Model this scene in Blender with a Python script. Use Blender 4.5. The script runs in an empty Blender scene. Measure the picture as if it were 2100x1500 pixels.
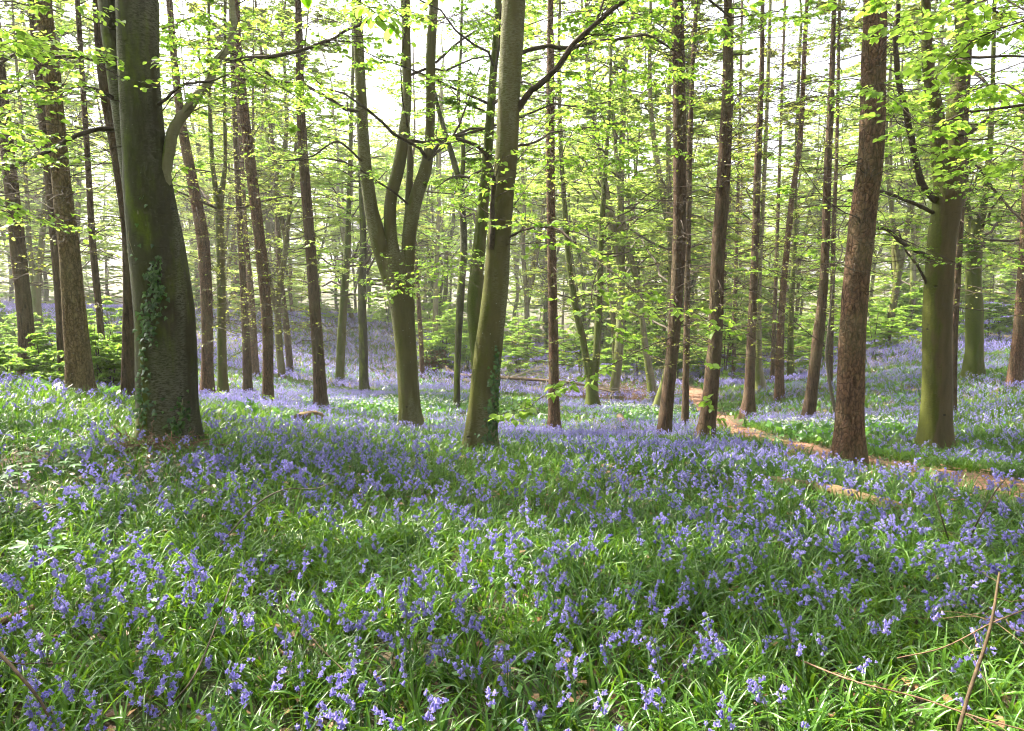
import bpy, math, random
import numpy as np
from mathutils import Vector

SC = bpy.context.scene
COL = SC.collection
R_ = math.radians

# ---------------------------------------------------------------- camera
W, H, F = 2100.0, 1500.0, 1400.0          # photograph size and focal length in its pixels
EYE = 1.62
PITCH = R_(8.0)
cam_d = bpy.data.cameras.new("camera")
cam_d.sensor_width = 36.0
cam_d.lens = F / W * 36.0
cam_d.clip_start = 0.05
cam_d.clip_end = 2000.0
cam = bpy.data.objects.new("camera", cam_d)
COL.objects.link(cam)
cam.location = (0, 0, EYE)
cam.rotation_euler = (math.pi / 2 - PITCH, 0, 0)
SC.camera = cam

# ---------------------------------------------------------------- sky, sun, exposure
SUN_AZ, SUN_EL = R_(-56), R_(52)          # left of the view direction
SUN_DIR = np.array([math.sin(SUN_AZ) * math.cos(SUN_EL), math.cos(SUN_AZ) * math.cos(SUN_EL), math.sin(SUN_EL)])
world = bpy.data.worlds.new("World")
SC.world = world
world.use_nodes = True
nt = world.node_tree
bg = nt.nodes["Background"]
sky = nt.nodes.new("ShaderNodeTexSky")
sky.sky_type = 'NISHITA'
sky.sun_disc = False
sky.sun_elevation = SUN_EL
sky.sun_rotation = SUN_AZ % (2 * math.pi)
sky.air_density = .7
sky.dust_density = 6.0
sky.ozone_density = 0.6
hs = nt.nodes.new("ShaderNodeHueSaturation")     # thin bright cloud veil
hs.inputs["Saturation"].default_value = 0.35
nt.links.new(sky.outputs[0], hs.inputs["Color"])
nt.links.new(hs.outputs[0], bg.inputs[0])
bg.inputs[1].default_value = 0.15
sun_d = bpy.data.lights.new("sun", 'SUN')
sun_d.energy = 5.0
sun_d.angle = R_(0.6)
sun_d.color = (1.0, 0.92, 0.75)
sun = bpy.data.objects.new("sun", sun_d)
COL.objects.link(sun)
sun.location = (-20, 20, 40)
sun.rotation_euler = Vector(SUN_DIR).to_track_quat('Z', 'Y').to_euler()
SC.view_settings.view_transform = 'Standard'
SC.view_settings.look = 'None'
SC.view_settings.exposure = 2.35
SC.view_settings.gamma = 1.0
cy = SC.cycles
cy.max_bounces = 7
cy.diffuse_bounces = 5
cy.glossy_bounces = 2
cy.transmission_bounces = 5
cy.transparent_max_bounces = 4
cy.caustics_reflective = False
cy.caustics_refractive = False
cy.sample_clamp_indirect = 6.0
cy.use_denoising = True
cy.use_adaptive_sampling = True
cy.adaptive_threshold = 0.03
cy.filter_width = 1.1

# ---------------------------------------------------------------- pixel <-> world
CP, SP = math.cos(PITCH), math.sin(PITCH)


def ray(x, y):
    u, v = (x - W / 2) / F, (H / 2 - y) / F
    return np.array([u, CP + v * SP, -SP + v * CP])


def at(x, y, D):
    """world point seen at photo pixel x, y standing D metres ahead"""
    d = ray(x, y)
    return np.array([0, 0, EYE]) + d * (D / d[1])


def mpp(y, D):
    """metres per photo pixel there"""
    return D / ray(W / 2, y)[1] / F


# ---------------------------------------------------------------- value noise
def _hash(i, j, k, s):
    h = (i * 374761393 + j * 668265263 + k * 2147483647 + s * 974634777) & 0xFFFFFFFF
    h = ((h ^ (h >> 13)) * 1274126177) & 0xFFFFFFFF
    h = ((h ^ (h >> 16)) * 2246822519) & 0xFFFFFFFF
    return ((h ^ (h >> 15)) & 0xFFFFFF) / float(0xFFFFFF)


def vnoise(P, s=0):
    P = np.asarray(P, float)
    I = np.floor(P).astype(np.int64)
    f = P - I
    f = f * f * (3 - 2 * f)
    out = 0
    for a in (0, 1):
        for b in (0, 1):
            for c in (0, 1):
                w = (f[..., 0] if a else 1 - f[..., 0]) * (f[..., 1] if b else 1 - f[..., 1]) * (f[..., 2] if c else 1 - f[..., 2])
                out = out + w * _hash(I[..., 0] + a, I[..., 1] + b, I[..., 2] + c, s)
    return out * 2 - 1


def fbm(P, s=0, o=3):
    P = np.asarray(P, float)
    t, amp = 0, 1.0
    for k in range(o):
        t = t + amp * vnoise(P * 2 ** k, s + k)
        amp *= 0.5
    return t


def n2(x, y, sc, s=0, o=2):
    return fbm(np.stack([np.asarray(x) * sc, np.asarray(y) * sc, np.zeros_like(np.asarray(x)) + 0.37], -1), s, o)


# ---------------------------------------------------------------- mesh helpers
class MB:
    """collects vertices and faces, links them as ONE mesh object"""

    def __init__(s):
        s.V, s.T, s.Q, s.A, s.n = [], [], [], [], 0

    def add(s, V, F, tint=None):
        V = np.asarray(V, np.float64).reshape(-1, 3)
        F = np.asarray(F, np.int64)
        if len(V) == 0 or len(F) == 0:
            return s
        (s.T if F.shape[1] == 3 else s.Q).append(F + s.n)
        s.V.append(V)
        s.A.append(np.full(len(V), 0.5) if tint is None else np.broadcast_to(np.asarray(tint, float), (len(V),)))
        s.n += len(V)
        return s

    def addm(s, VF, tint=None):
        V, Fs = VF[0], VF[1]
        V = np.asarray(V).reshape(-1, 3)
        first = True
        base = s.n
        s.V.append(V)
        s.A.append(np.full(len(V), 0.5) if tint is None else np.broadcast_to(np.asarray(tint, float), (len(V),)))
        for Fa in Fs:
            Fa = np.asarray(Fa, np.int64)
            if len(Fa):
                (s.T if Fa.shape[1] == 3 else s.Q).append(Fa + base)
        s.n += len(V)
        return s

    def mesh(s, name, mat, smooth=True, origin=(0, 0, 0)):
        me = bpy.data.meshes.new(name)
        if s.n == 0:
            return me
        V = np.concatenate(s.V) - np.asarray(origin, float)
        T = np.concatenate(s.T) if s.T else np.zeros((0, 3), np.int64)
        Q = np.concatenate(s.Q) if s.Q else np.zeros((0, 4), np.int64)
        me.vertices.add(len(V))
        me.vertices.foreach_set("co", V.astype(np.float32).ravel())
        loops = np.concatenate([T.ravel(), Q.ravel()]).astype(np.int32)
        me.loops.add(len(loops))
        me.loops.foreach_set("vertex_index", loops)
        npoly = len(T) + len(Q)
        me.polygons.add(npoly)
        st = np.concatenate([np.arange(len(T)) * 3, len(T) * 3 + np.arange(len(Q)) * 4]).astype(np.int32)
        me.polygons.foreach_set("loop_start", st)
        me.polygons.foreach_set("use_smooth", np.full(npoly, smooth))
        at_ = me.attributes.new("tint", 'FLOAT', 'POINT')
        at_.data.foreach_set("value", np.concatenate(s.A).astype(np.float32))
        me.update(calc_edges=True)
        me.materials.append(mat)
        return me

    def build(s, name, mat, parent=None, origin=(0, 0, 0), smooth=True):
        return link(name, s.mesh(name, mat, smooth, origin), parent, None if parent else origin)


def link(name, me, parent=None, loc=None):
    o = bpy.data.objects.new(name, me)
    COL.objects.link(o)
    if parent is not None:
        o.parent = parent
    if loc is not None:
        o.location = loc
    return o


def tag(o, label=None, cat=None, group=None, kind=None):
    if label: o["label"] = label
    if cat: o["category"] = cat
    if group: o["group"] = group
    if kind: o["kind"] = kind
    return o


def empty(name, loc, label=None, cat=None, group=None):
    o = bpy.data.objects.new(name, None)
    o.empty_display_size = 0.2
    COL.objects.link(o)
    o.location = loc
    return tag(o, label, cat, group)


def copy_tree(o, parent=None):
    c = o.copy()
    COL.objects.link(c)
    if parent is not None:
        c.parent = parent
    for ch in list(o.children):
        copy_tree(ch, c)
    return c


def norm(v):
    v = np.asarray(v, float)
    return v / np.maximum(np.linalg.norm(v, axis=-1, keepdims=True), 1e-9)


def tubes(P, Rad, sides, close=True):
    """P (n,k,3) polylines, Rad (n,k): tubes as one vertex and face array"""
    P = np.asarray(P, float)
    if P.ndim == 2:
        P = P[None]
    Rad = np.asarray(Rad, float).reshape(P.shape[:2])
    n, k, _ = P.shape
    T = norm(np.gradient(P, axis=1))
    mean = norm(P[:, -1] - P[:, 0])
    ref = np.where(np.abs(mean[:, 2:3]) > 0.7, np.array([[1.0, 0, 0]]), np.array([[0, 0, 1.0]]))
    ref = np.broadcast_to(ref[:, None], P.shape)
    X = norm(np.cross(ref, T))
    Y = np.cross(T, X)
    a = np.arange(sides) / sides * 2 * np.pi
    V = P[:, :, None] + Rad[:, :, None, None] * (np.cos(a)[None, None, :, None] * X[:, :, None] + np.sin(a)[None, None, :, None] * Y[:, :, None])
    i = np.arange(k - 1)[:, None] * sides
    j = np.arange(sides)[None]
    jn = (j + 1) % sides
    q = np.stack([i + j, i + jn, i + sides + jn, i + sides + j], -1).reshape(-1, 4)
    Fq = (np.arange(n)[:, None, None] * (k * sides) + q[None]).reshape(-1, 4)
    return V.reshape(-1, 3), Fq


def catmull(pts, m):
    """smooth resample of a list of points (any dimension) to m points"""
    p = np.asarray(pts, float)
    d = np.concatenate([[0], np.cumsum(np.linalg.norm(np.diff(p[:, :3], axis=0), axis=1))])
    t = np.linspace(0, d[-1], m)
    i = np.clip(np.searchsorted(d, t, side='right') - 1, 0, len(p) - 2)
    u = ((t - d[i]) / np.maximum(d[i + 1] - d[i], 1e-9))[:, None]
    tan = np.zeros_like(p)
    tan[1:-1] = (p[2:] - p[:-2]) / np.maximum(d[2:] - d[:-2], 1e-9)[:, None]
    tan[0] = (p[1] - p[0]) / max(d[1] - d[0], 1e-9)
    tan[-1] = (p[-1] - p[-2]) / max(d[-1] - d[-2], 1e-9)
    h = (d[i + 1] - d[i])[:, None]
    u2, u3 = u * u, u ** 3
    return (2 * u3 - 3 * u2 + 1) * p[i] + (u3 - 2 * u2 + u) * h * tan[i] + (-2 * u3 + 3 * u2) * p[i + 1] + (u3 - u2) * h * tan[i + 1]


def place(tv, P, A, N, S):
    """copies of template verts tv (x=side, y=along, z=normal) at P with axis A, normal hint N, size S"""
    A = norm(A)
    X = norm(np.cross(A, N))
    Z = np.cross(X, A)
    S = np.asarray(S).reshape(-1, 1, 1)
    return (P[:, None] + S * (tv[None, :, 0:1] * X[:, None] + tv[None, :, 1:2] * A[:, None] + tv[None, :, 2:3] * Z[:, None]))


def rep(F, n, k):
    F = np.asarray(F, np.int64)
    return (np.arange(n)[:, None, None] * k + F[None]).reshape(-1, F.shape[1])


# leaf templates
LEAF_LO_V = np.array([[0, 0, 0], [.30, .42, .05], [0, 1, -.10], [-.30, .42, .05]])
LEAF_LO_F = np.array([[0, 1, 2], [0, 2, 3]])
_t = [0, .2, .5, .8, 1.0]
_w = [0, .27, .34, .19, 0]
LEAF_HI_V = np.array([[0, t, -.10 * t * t] for t in _t] + [[w, t + .03, .09 - .10 * t * t] for t, w in zip(_t[1:4], _w[1:4])] + [[-w, t + .03, .09 - .10 * t * t] for t, w in zip(_t[1:4], _w[1:4])])
LEAF_HI_T = np.array([[0, 5, 1], [3, 7, 4], [0, 1, 8], [3, 4, 10]])
LEAF_HI_Q = np.array([[1, 5, 6, 2], [2, 6, 7, 3], [1, 2, 9, 8], [2, 3, 10, 9]])


def add_leaves(mb, rng, P, A, size, hi=False, flat=0.5, tint0=0.5, tints=0.3):
    n = len(P)
    if n == 0:
        return
    N = np.array([[0, 0, 1.0]]) + rng.normal(0, flat, (n, 3))
    S = size * rng.uniform(.5, 1.2, n)
    tv = LEAF_HI_V if hi else LEAF_LO_V
    V = place(tv, P, A, N, S)
    t = np.clip(tint0 + rng.normal(0, tints, n) + 0.25 * fbm(P * 0.5, 5, 2), 0, 1)
    t = np.repeat(t, len(tv))
    if hi:
        mb.addm((V, (rep(LEAF_HI_T, n, 11), rep(LEAF_HI_Q, n, 11))), t)
    else:
        mb.add(V, rep(LEAF_LO_F, n, 4), t)


def interp_poly(P, idx, t):
    """point and tangent on polylines P[idx] at parameter t in 0..1"""
    k = P.shape[1]
    s = np.clip(t, 0, .9999) * (k - 1)
    i = s.astype(int)
    u = (s - i)[:, None]
    a, b = P[idx, i], P[idx, i + 1]
    return a * (1 - u) + b * u, norm(b - a)


def grow(rng, p0, d, L, k, curve=0.0, wob=0.05, droop=0.0):
    """polylines from p0 along d with length L: (n,k,3)"""
    n = len(p0)
    t = np.linspace(0, 1, k)[None, :, None]
    d = norm(d)
    L = np.asarray(L).reshape(-1, 1, 1)
    P = p0[:, None] + d[:, None] * L * t
    w = np.cumsum(rng.normal(0, 1, (n, k, 3)), axis=1)
    w = w - w[:, :1]
    P = P + w * wob * L / math.sqrt(k)
    cv = np.asarray(curve).reshape(-1, 1) if np.ndim(curve) else curve
    P[:, :, 2] += (cv * L[:, :, 0]) * t[:, :, 0] ** 2 - droop * L[:, :, 0] * t[:, :, 0] ** 2.5
    return P


def offshoots(rng, P, L, per, tmin=.15, tmax=1.0, ang=(35, 70), lf=(.25, .55), k=4, flatten=.35, wob=.06, droop=.05):
    n = len(P)
    idx = np.repeat(np.arange(n), per)
    m = len(idx)
    t = rng.uniform(tmin, tmax, m)
    p, tan = interp_poly(P, idx, t)
    side = norm(np.cross(tan, np.array([[0, 0, 1.0]])) + 1e-6)
    sg = np.where(rng.random(m) < .5, 1, -1)[:, None]
    a = np.radians(rng.uniform(ang[0], ang[1], m))[:, None]
    d = np.cos(a) * tan + np.sin(a) * sg * side
    d[:, 2] = d[:, 2] * flatten + rng.normal(0, .12, m)
    LL = np.asarray(L)[idx] * rng.uniform(lf[0], lf[1], m) * (1.15 - .6 * t)
    return grow(rng, p, d, LL, k, 0, wob, droop), LL, idx


def leaf_stations(rng, P, per, spread=.35):
    n = len(P)
    idx = np.repeat(np.arange(n), per)
    t = rng.uniform(.1, 1.0, len(idx))
    p, tan = interp_poly(P, idx, t)
    side = norm(np.cross(tan, np.array([[0, 0, 1.0]])) + 1e-6) * np.where(rng.random(len(idx)) < .5, 1, -1)[:, None]
    a = norm(tan * rng.uniform(.2, 1.0, (len(idx), 1)) + side * rng.uniform(.3, 1, (len(idx), 1)) + np.array([[0, 0, -.15]]) + rng.normal(0, .15, (len(idx), 3)))
    return p, a


# canopy gaps: sunbeams that reach these ground spots (filled once the terrain is known)
BEAMS = []


def open_beams(P, A):
    if not BEAMS or len(P) == 0:
        return P, A
    keep = np.ones(len(P), bool)
    for q, r in BEAMS:
        v = P - q
        s = v @ SUN_DIR
        dist = np.linalg.norm(v - s[:, None] * SUN_DIR, axis=1)
        rr = r * (1 + .35 * fbm(P * .8, 77, 2))
        keep &= ~((s > .6) & (dist < rr))
    return P[keep], A[keep]


def beam_mask(P):
    """twigs (n,k,3) that leave the sunbeams free"""
    keep = np.ones(len(P), bool)
    for q, r in BEAMS:
        v = P - q
        s = v @ SUN_DIR
        dist = np.linalg.norm(v - s[..., None] * SUN_DIR, axis=2)
        keep &= ~((s > 1.5) & (dist < r * .9)).any(axis=1)
    return keep


# ---------------------------------------------------------------- materials
def new_mat(name):
    m = bpy.data.materials.new(name)
    m.use_nodes = True
    t = m.node_tree
    return m, t, t.nodes["Principled BSDF"]


def nd(t, typ, **kw):
    n = t.nodes.new(typ)
    for k, v in kw.items():
        if k.startswith("i_"):
            key = k[2:]
            n.inputs[int(key) if key.isdigit() else key.replace("_", " ")].default_value = v
        else:
            setattr(n, k, v)
    return n


def lk(t, a, b):
    t.links.new(a, b)


def ramp(t, fac, stops, interp='LINEAR'):
    r = t.nodes.new("ShaderNodeValToRGB")
    r.color_ramp.interpolation = interp
    e = r.color_ramp.elements
    while len(e) < len(stops):
        e.new(0.5)
    for el, (p, c) in zip(e, stops):
        el.position = p
        el.color = (c[0], c[1], c[2], 1) if hasattr(c, '__len__') else (c, c, c, 1)
    lk(t, fac, r.inputs[0])
    return r.outputs[0]


def mixc(t, fac, a, b, mode='MIX'):
    n = t.nodes.new("ShaderNodeMix")
    n.data_type = 'RGBA'
    n.blend_type = mode
    for s, v in ((n.inputs[0], fac), (n.inputs[6], a), (n.inputs[7], b)):
        if hasattr(v, 'is_linked') or hasattr(v, 'links'):
            lk(t, v, s)
        elif hasattr(v, '__len__'):
            s.default_value = (v[0], v[1], v[2], 1)
        else:
            s.default_value = v
    return n.outputs[2]


def math_(t, op, a, b=None, c=None):
    n = t.nodes.new("ShaderNodeMath")
    n.operation = op
    for i, v in enumerate((a, b, c)):
        if v is None:
            continue
        if hasattr(v, 'links'):
            lk(t, v, n.inputs[i])
        else:
            n.inputs[i].default_value = v
    return n.outputs[0]


def objco(t, scale=(1, 1, 1)):
    tc = nd(t, "ShaderNodeTexCoord")
    mp = nd(t, "ShaderNodeMapping")
    mp.inputs["Scale"].default_value = scale
    lk(t, tc.outputs["Object"], mp.inputs[0])
    return mp.outputs[0]


def noise(t, co, scale, detail=4, rough=.55):
    n = nd(t, "ShaderNodeTexNoise")
    n.inputs["Scale"].default_value = scale
    n.inputs["Detail"].default_value = detail
    n.inputs["Roughness"].default_value = rough
    lk(t, co, n.inputs["Vector"])
    return n.outputs["Fac"]


def bump(t, h, strength, dist, bsdf):
    b = nd(t, "ShaderNodeBump")
    b.inputs["Strength"].default_value = strength
    b.inputs["Distance"].default_value = dist
    lk(t, h, b.inputs["Height"])
    lk(t, b.outputs[0], bsdf.inputs["Normal"])


def leafy(name, lo, hi, tlo, thi, trans=.5, rough=.45, spec=.35):
    m, t, p = new_mat(name)
    a = nd(t, "ShaderNodeAttribute", attribute_name="tint")
    c1 = ramp(t, a.outputs["Fac"], [(0.1, lo), (0.9, hi)])
    c2 = ramp(t, a.outputs["Fac"], [(0.1, tlo), (0.9, thi)])
    lk(t, c1, p.inputs["Base Color"])
    p.inputs["Roughness"].default_value = rough
    p.inputs["Specular IOR Level"].default_value = spec
    tr = nd(t, "ShaderNodeBsdfTranslucent")
    lk(t, c2, tr.inputs[0])
    mx = nd(t, "ShaderNodeMixShader")
    mx.inputs[0].default_value = trans
    lk(t, p.outputs[0], mx.inputs[1])
    lk(t, tr.outputs[0], mx.inputs[2])
    lk(t, mx.outputs[0], t.nodes["Material Output"].inputs[0])
    return m


def bark_plated(name, dark, light, scale=30.0, warm=(.26, .15, .10), plates=.6):
    m, t, p = new_mat(name)
    co = objco(t, (1, 1, .62))
    cf = objco(t, (1, 1, .16))
    wv = nd(t, "ShaderNodeTexNoise"); wv.inputs["Scale"].default_value = 13; wv.inputs["Detail"].default_value = 4
    lk(t, co, wv.inputs["Vector"])
    add = nd(t, "ShaderNodeVectorMath", operation='MULTIPLY_ADD')
    lk(t, wv.outputs["Color"], add.inputs[0]); add.inputs[1].default_value = (.10, .10, .10); lk(t, co, add.inputs[2])
    v = nd(t, "ShaderNodeTexVoronoi", feature='DISTANCE_TO_EDGE')
    v.inputs["Scale"].default_value = scale
    v.inputs["Randomness"].default_value = 1
    lk(t, add.outputs[0], v.inputs["Vector"])
    v2 = nd(t, "ShaderNodeTexVoronoi", feature='F1')
    v2.inputs["Scale"].default_value = scale
    lk(t, add.outputs[0], v2.inputs["Vector"])
    n1 = noise(t, co, 75, 5, .65)
    fis = noise(t, cf, 34, 5, .6)
    n2_ = noise(t, co, 2.2, 4)
    edge = ramp(t, v.outputs["Distance"], [(0.0, 0.0), (0.06, .5), (.22, 1.0)])
    fr = ramp(t, fis, [(.36, 0), (.52, 1)])
    hgt0 = mixc(t, plates, fr, edge)
    hgt0 = math_(t, 'MULTIPLY', hgt0, math_(t, 'MULTIPLY_ADD', fr, .5, .5))
    cellv = math_(t, 'MULTIPLY_ADD', v2.outputs["Color"], .6, .2)
    plate = mixc(t, cellv, light, warm)
    plate = mixc(t, math_(t, 'MULTIPLY', n1, .5), plate, tuple(c * .5 for c in light))
    col = mixc(t, hgt0, dark, plate)
    grey = ramp(t, n2_, [(.45, 0), (.7, .5)])
    col = mixc(t, grey, col, (.16, .145, .085))
    lk(t, col, p.inputs["Base Color"])
    p.inputs["Roughness"].default_value = .9
    p.inputs["Specular IOR Level"].default_value = .15
    hgt = math_(t, 'MULTIPLY_ADD', n1, .35, hgt0)
    hgt = math_(t, 'MULTIPLY_ADD', cellv, .6, hgt)
    bump(t, hgt, .9, .016, p)
    return m


def bark_smooth(name, base, base2, moss=(.085, .10, .015), moss_amt=.5, stain_amt=.0, lichen=.3, mossdir=(-1, .25, .1), film=.25, streak=None, scab=0.0):
    m, t, p = new_mat(name)
    co = objco(t)
    cs = objco(t, (1, 1, .22))
    ch = objco(t, (1, 1, 5.0))
    nA = noise(t, co, 3.0, 5)
    nB = noise(t, cs, 9.0, 5)
    nC = noise(t, ch, 14, 3)
    col = mixc(t, ramp(t, nB, [(.35, 0), (.65, 1)]), base, base2)
    # horizontal wrinkles of smooth beech bark
    lines = ramp(t, nC, [(.30, 1), (.40, 0)])
    col = mixc(t, math_(t, 'MULTIPLY', lines, .5), col, tuple(c * .45 for c in base))
    col = mixc(t, math_(t, 'MULTIPLY', nA, film * 2), col, (.11, .10, .022))
    # moss on one side
    g = nd(t, "ShaderNodeNewGeometry")
    dt = nd(t, "ShaderNodeVectorMath", operation='DOT_PRODUCT')
    dt.inputs[1].default_value = tuple(norm(np.array(mossdir)))
    lk(t, g.outputs["Normal"], dt.inputs[0])
    mm = math_(t, 'MULTIPLY_ADD', dt.outputs["Value"], .42, nB)
    mm = math_(t, 'ADD', mm, math_(t, 'MULTIPLY', nA, .55))
    lo = 1.05 - moss_amt * .6
    mm = ramp(t, mm, [(lo - .12, 0), (lo + .22, 1)])
    nf = noise(t, co, 45, 4)
    mcol = mixc(t, nf, tuple(c * .55 for c in moss), tuple(c * 1.5 for c in moss))
    col = mixc(t, mm, col, mcol)
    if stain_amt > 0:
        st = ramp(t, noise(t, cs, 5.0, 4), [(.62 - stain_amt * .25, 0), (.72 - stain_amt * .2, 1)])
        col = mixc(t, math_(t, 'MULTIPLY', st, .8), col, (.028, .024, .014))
    if scab > 0:                                          # flaking pale lichen crust in broken horizontal bars
        big = ramp(t, noise(t, cs, 2.6, 3), [(.50, 0), (.60, 1)])
        bars = ramp(t, noise(t, objco(t, (1, 1, 3.5)), 26, 4, .7), [(.42, 0), (.55, 1)])
        col = mixc(t, math_(t, 'MULTIPLY', math_(t, 'MULTIPLY', big, bars), scab), col, (.27, .26, .20))
    if streak is not None:                                # orange strip where the normal faces the streak direction
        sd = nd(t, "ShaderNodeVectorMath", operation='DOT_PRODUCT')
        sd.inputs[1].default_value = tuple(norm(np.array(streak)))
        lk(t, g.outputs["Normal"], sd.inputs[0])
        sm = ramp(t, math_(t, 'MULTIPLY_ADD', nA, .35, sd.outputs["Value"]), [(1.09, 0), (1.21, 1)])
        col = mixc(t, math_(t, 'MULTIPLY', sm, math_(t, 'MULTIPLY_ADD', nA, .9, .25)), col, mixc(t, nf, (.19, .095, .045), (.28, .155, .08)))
    if lichen > 0:
        v = nd(t, "ShaderNodeTexVoronoi", feature='F1')
        v.inputs["Scale"].default_value = 15
        lk(t, co, v.inputs["Vector"])
        wobble = math_(t, 'MULTIPLY_ADD', nf, .25, v.outputs["Distance"])
        sp = ramp(t, wobble, [(.17 + .05 * lichen, 1), (.25 + .05 * lichen, 0)])
        pick = ramp(t, noise(t, co, 1.7, 2), [(.62 - lichen * .25, 0), (.70 - lichen * .2, 1)])
        col = mixc(t, math_(t, 'MULTIPLY', math_(t, 'MULTIPLY', sp, pick), .75), col, (.36, .37, .31))
    kv = nd(t, "ShaderNodeTexVoronoi", feature='F1')      # branch scars
    kv.inputs["Scale"].default_value = 3.4
    lk(t, objco(t, (1, 1, 1.7)), kv.inputs["Vector"])
    sep = nd(t, "ShaderNodeSeparateColor")
    lk(t, kv.outputs["Color"], sep.inputs[0])
    kd = math_(t, 'MULTIPLY_ADD', nf, .07, kv.outputs["Distance"])
    knot = math_(t, 'MULTIPLY', ramp(t, kd, [(.10, 1), (.15, 0)]), ramp(t, sep.outputs[0], [(.62, 0), (.66, 1)]))
    col = mixc(t, math_(t, 'MULTIPLY', knot, .85), col, tuple(c * .25 for c in base))
    lk(t, col, p.inputs["Base Color"])
    p.inputs["Roughness"].default_value = .8
    p.inputs["Specular IOR Level"].default_value = .25
    hgt = math_(t, 'MULTIPLY_ADD', mm, .6, math_(t, 'MULTIPLY_ADD', nf, .5, math_(t, 'MULTIPLY_ADD', lines, -.4, math_(t, 'MULTIPLY', knot, -1.2))))
    bump(t, hgt, .85, .009, p)
    return m


def plain(name, a, b, scale=8, rough=.85, bmp=.4, stretch=(1, 1, 1), dist=.01):
    m, t, p = new_mat(name)
    co = objco(t, stretch)
    n = noise(t, co, scale, 5, .65)
    lk(t, ramp(t, n, [(.3, a), (.7, b)]), p.inputs["Base Color"])
    p.inputs["Roughness"].default_value = rough
    p.inputs["Specular IOR Level"].default_value = .2
    if bmp:
        bump(t, n, bmp, dist, p)
    return m


M_LARCH = bark_plated("larch_bark", (.032, .019, .013), (.145, .083, .054), 22, (.23, .128, .08), .75)
M_PLATE = bark_plated("flaky_bark", (.05, .034, .016), (.20, .135, .07), 24, (.29, .20, .11), .75)
M_FIR = bark_plated("dark_bark", (.03, .02, .013), (.11, .07, .047), 32, (.15, .093, .06), .45)
M_BEECH = bark_smooth("beech_bark", (.058, .045, .02), (.10, .08, .04), moss=(.062, .066, .008), moss_amt=.42, lichen=.4, film=.3, scab=.35)
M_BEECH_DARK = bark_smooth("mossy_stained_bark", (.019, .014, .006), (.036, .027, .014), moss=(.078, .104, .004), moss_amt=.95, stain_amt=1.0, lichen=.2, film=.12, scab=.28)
M_BEECH_MOSS = bark_smooth("mossy_bark", (.085, .07, .03), (.12, .10, .05), moss=(.056, .072, .007), moss_amt=1.0, lichen=.1, film=.35)
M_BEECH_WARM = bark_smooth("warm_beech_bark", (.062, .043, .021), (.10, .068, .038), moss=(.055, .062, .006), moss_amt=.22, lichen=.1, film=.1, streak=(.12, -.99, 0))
M_GREY = bark_smooth("grey_bark", (.15, .125, .085), (.24, .21, .155), moss_amt=.3, lichen=.5, film=.2, scab=.4)
M_TWIG = plain("twig_bark", (.035, .026, .02), (.085, .062, .045), 30, bmp=0)
M_TWIG_GREY = plain("grey_twig_bark", (.07, .06, .045), (.15, .13, .10), 30, bmp=0)
M_LEAF = leafy("beech_leaf", (.11, .20, .022), (.21, .30, .05), (.24, .46, .03), (.46, .66, .09), .58)
M_LEAF_FAR = leafy("far_leaf", (.16, .24, .035), (.30, .37, .08), (.34, .50, .05), (.60, .72, .18), .6)
M_LEAF_DEEP = leafy("deep_green_leaf", (.09, .17, .02), (.18, .27, .04), (.20, .40, .025), (.38, .56, .07), .55)
M_NEEDLE = leafy("larch_needle", (.13, .17, .025), (.24, .27, .05), (.28, .36, .03), (.46, .50, .09), .5)
M_BLADE = leafy("bluebell_leaf_blade", (.016, .055, .008), (.078, .175, .016), (.06, .18, .01), (.25, .43, .02), .32, .34, .42)
M_BELL = leafy("bluebell_petal", (.165, .145, .48), (.40, .35, .76), (.19, .165, .54), (.44, .385, .82), .4, .5, .2)
M_STEM = leafy("flower_stem", (.06, .10, .03), (.13, .18, .05), (.1, .16, .03), (.18, .26, .05), .2)
M_GARLIC = leafy("garlic_leaf", (.045, .13, .025), (.09, .22, .04), (.10, .26, .02), (.2, .40, .05), .35, .35, .45)
M_WHITE = leafy("white_petal", (.62, .66, .58), (.78, .8, .74), (.5, .55, .45), (.6, .62, .55), .3)
M_IVY = leafy("ivy_leaf", (.02, .055, .012), (.06, .13, .02), (.03, .10, .01), (.08, .2, .02), .2, .3, .5)
M_DEADLEAF = leafy("dead_leaf", (.12, .06, .03), (.30, .17, .09), (.10, .05, .02), (.2, .1, .04), .2)
M_WOOD = plain("dead_wood", (.06, .038, .022), (.22, .145, .08), 7, bmp=.9, dist=.03)
M_CUT = plain("cut_wood", (.32, .13, .05), (.52, .26, .11), 18)
M_STICK = plain("stick_bark", (.035, .025, .015), (.11, .075, .045), 40)
M_REDTWIG = plain("brushwood", (.09, .05, .035), (.25, .15, .10), 25, bmp=0)

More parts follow.
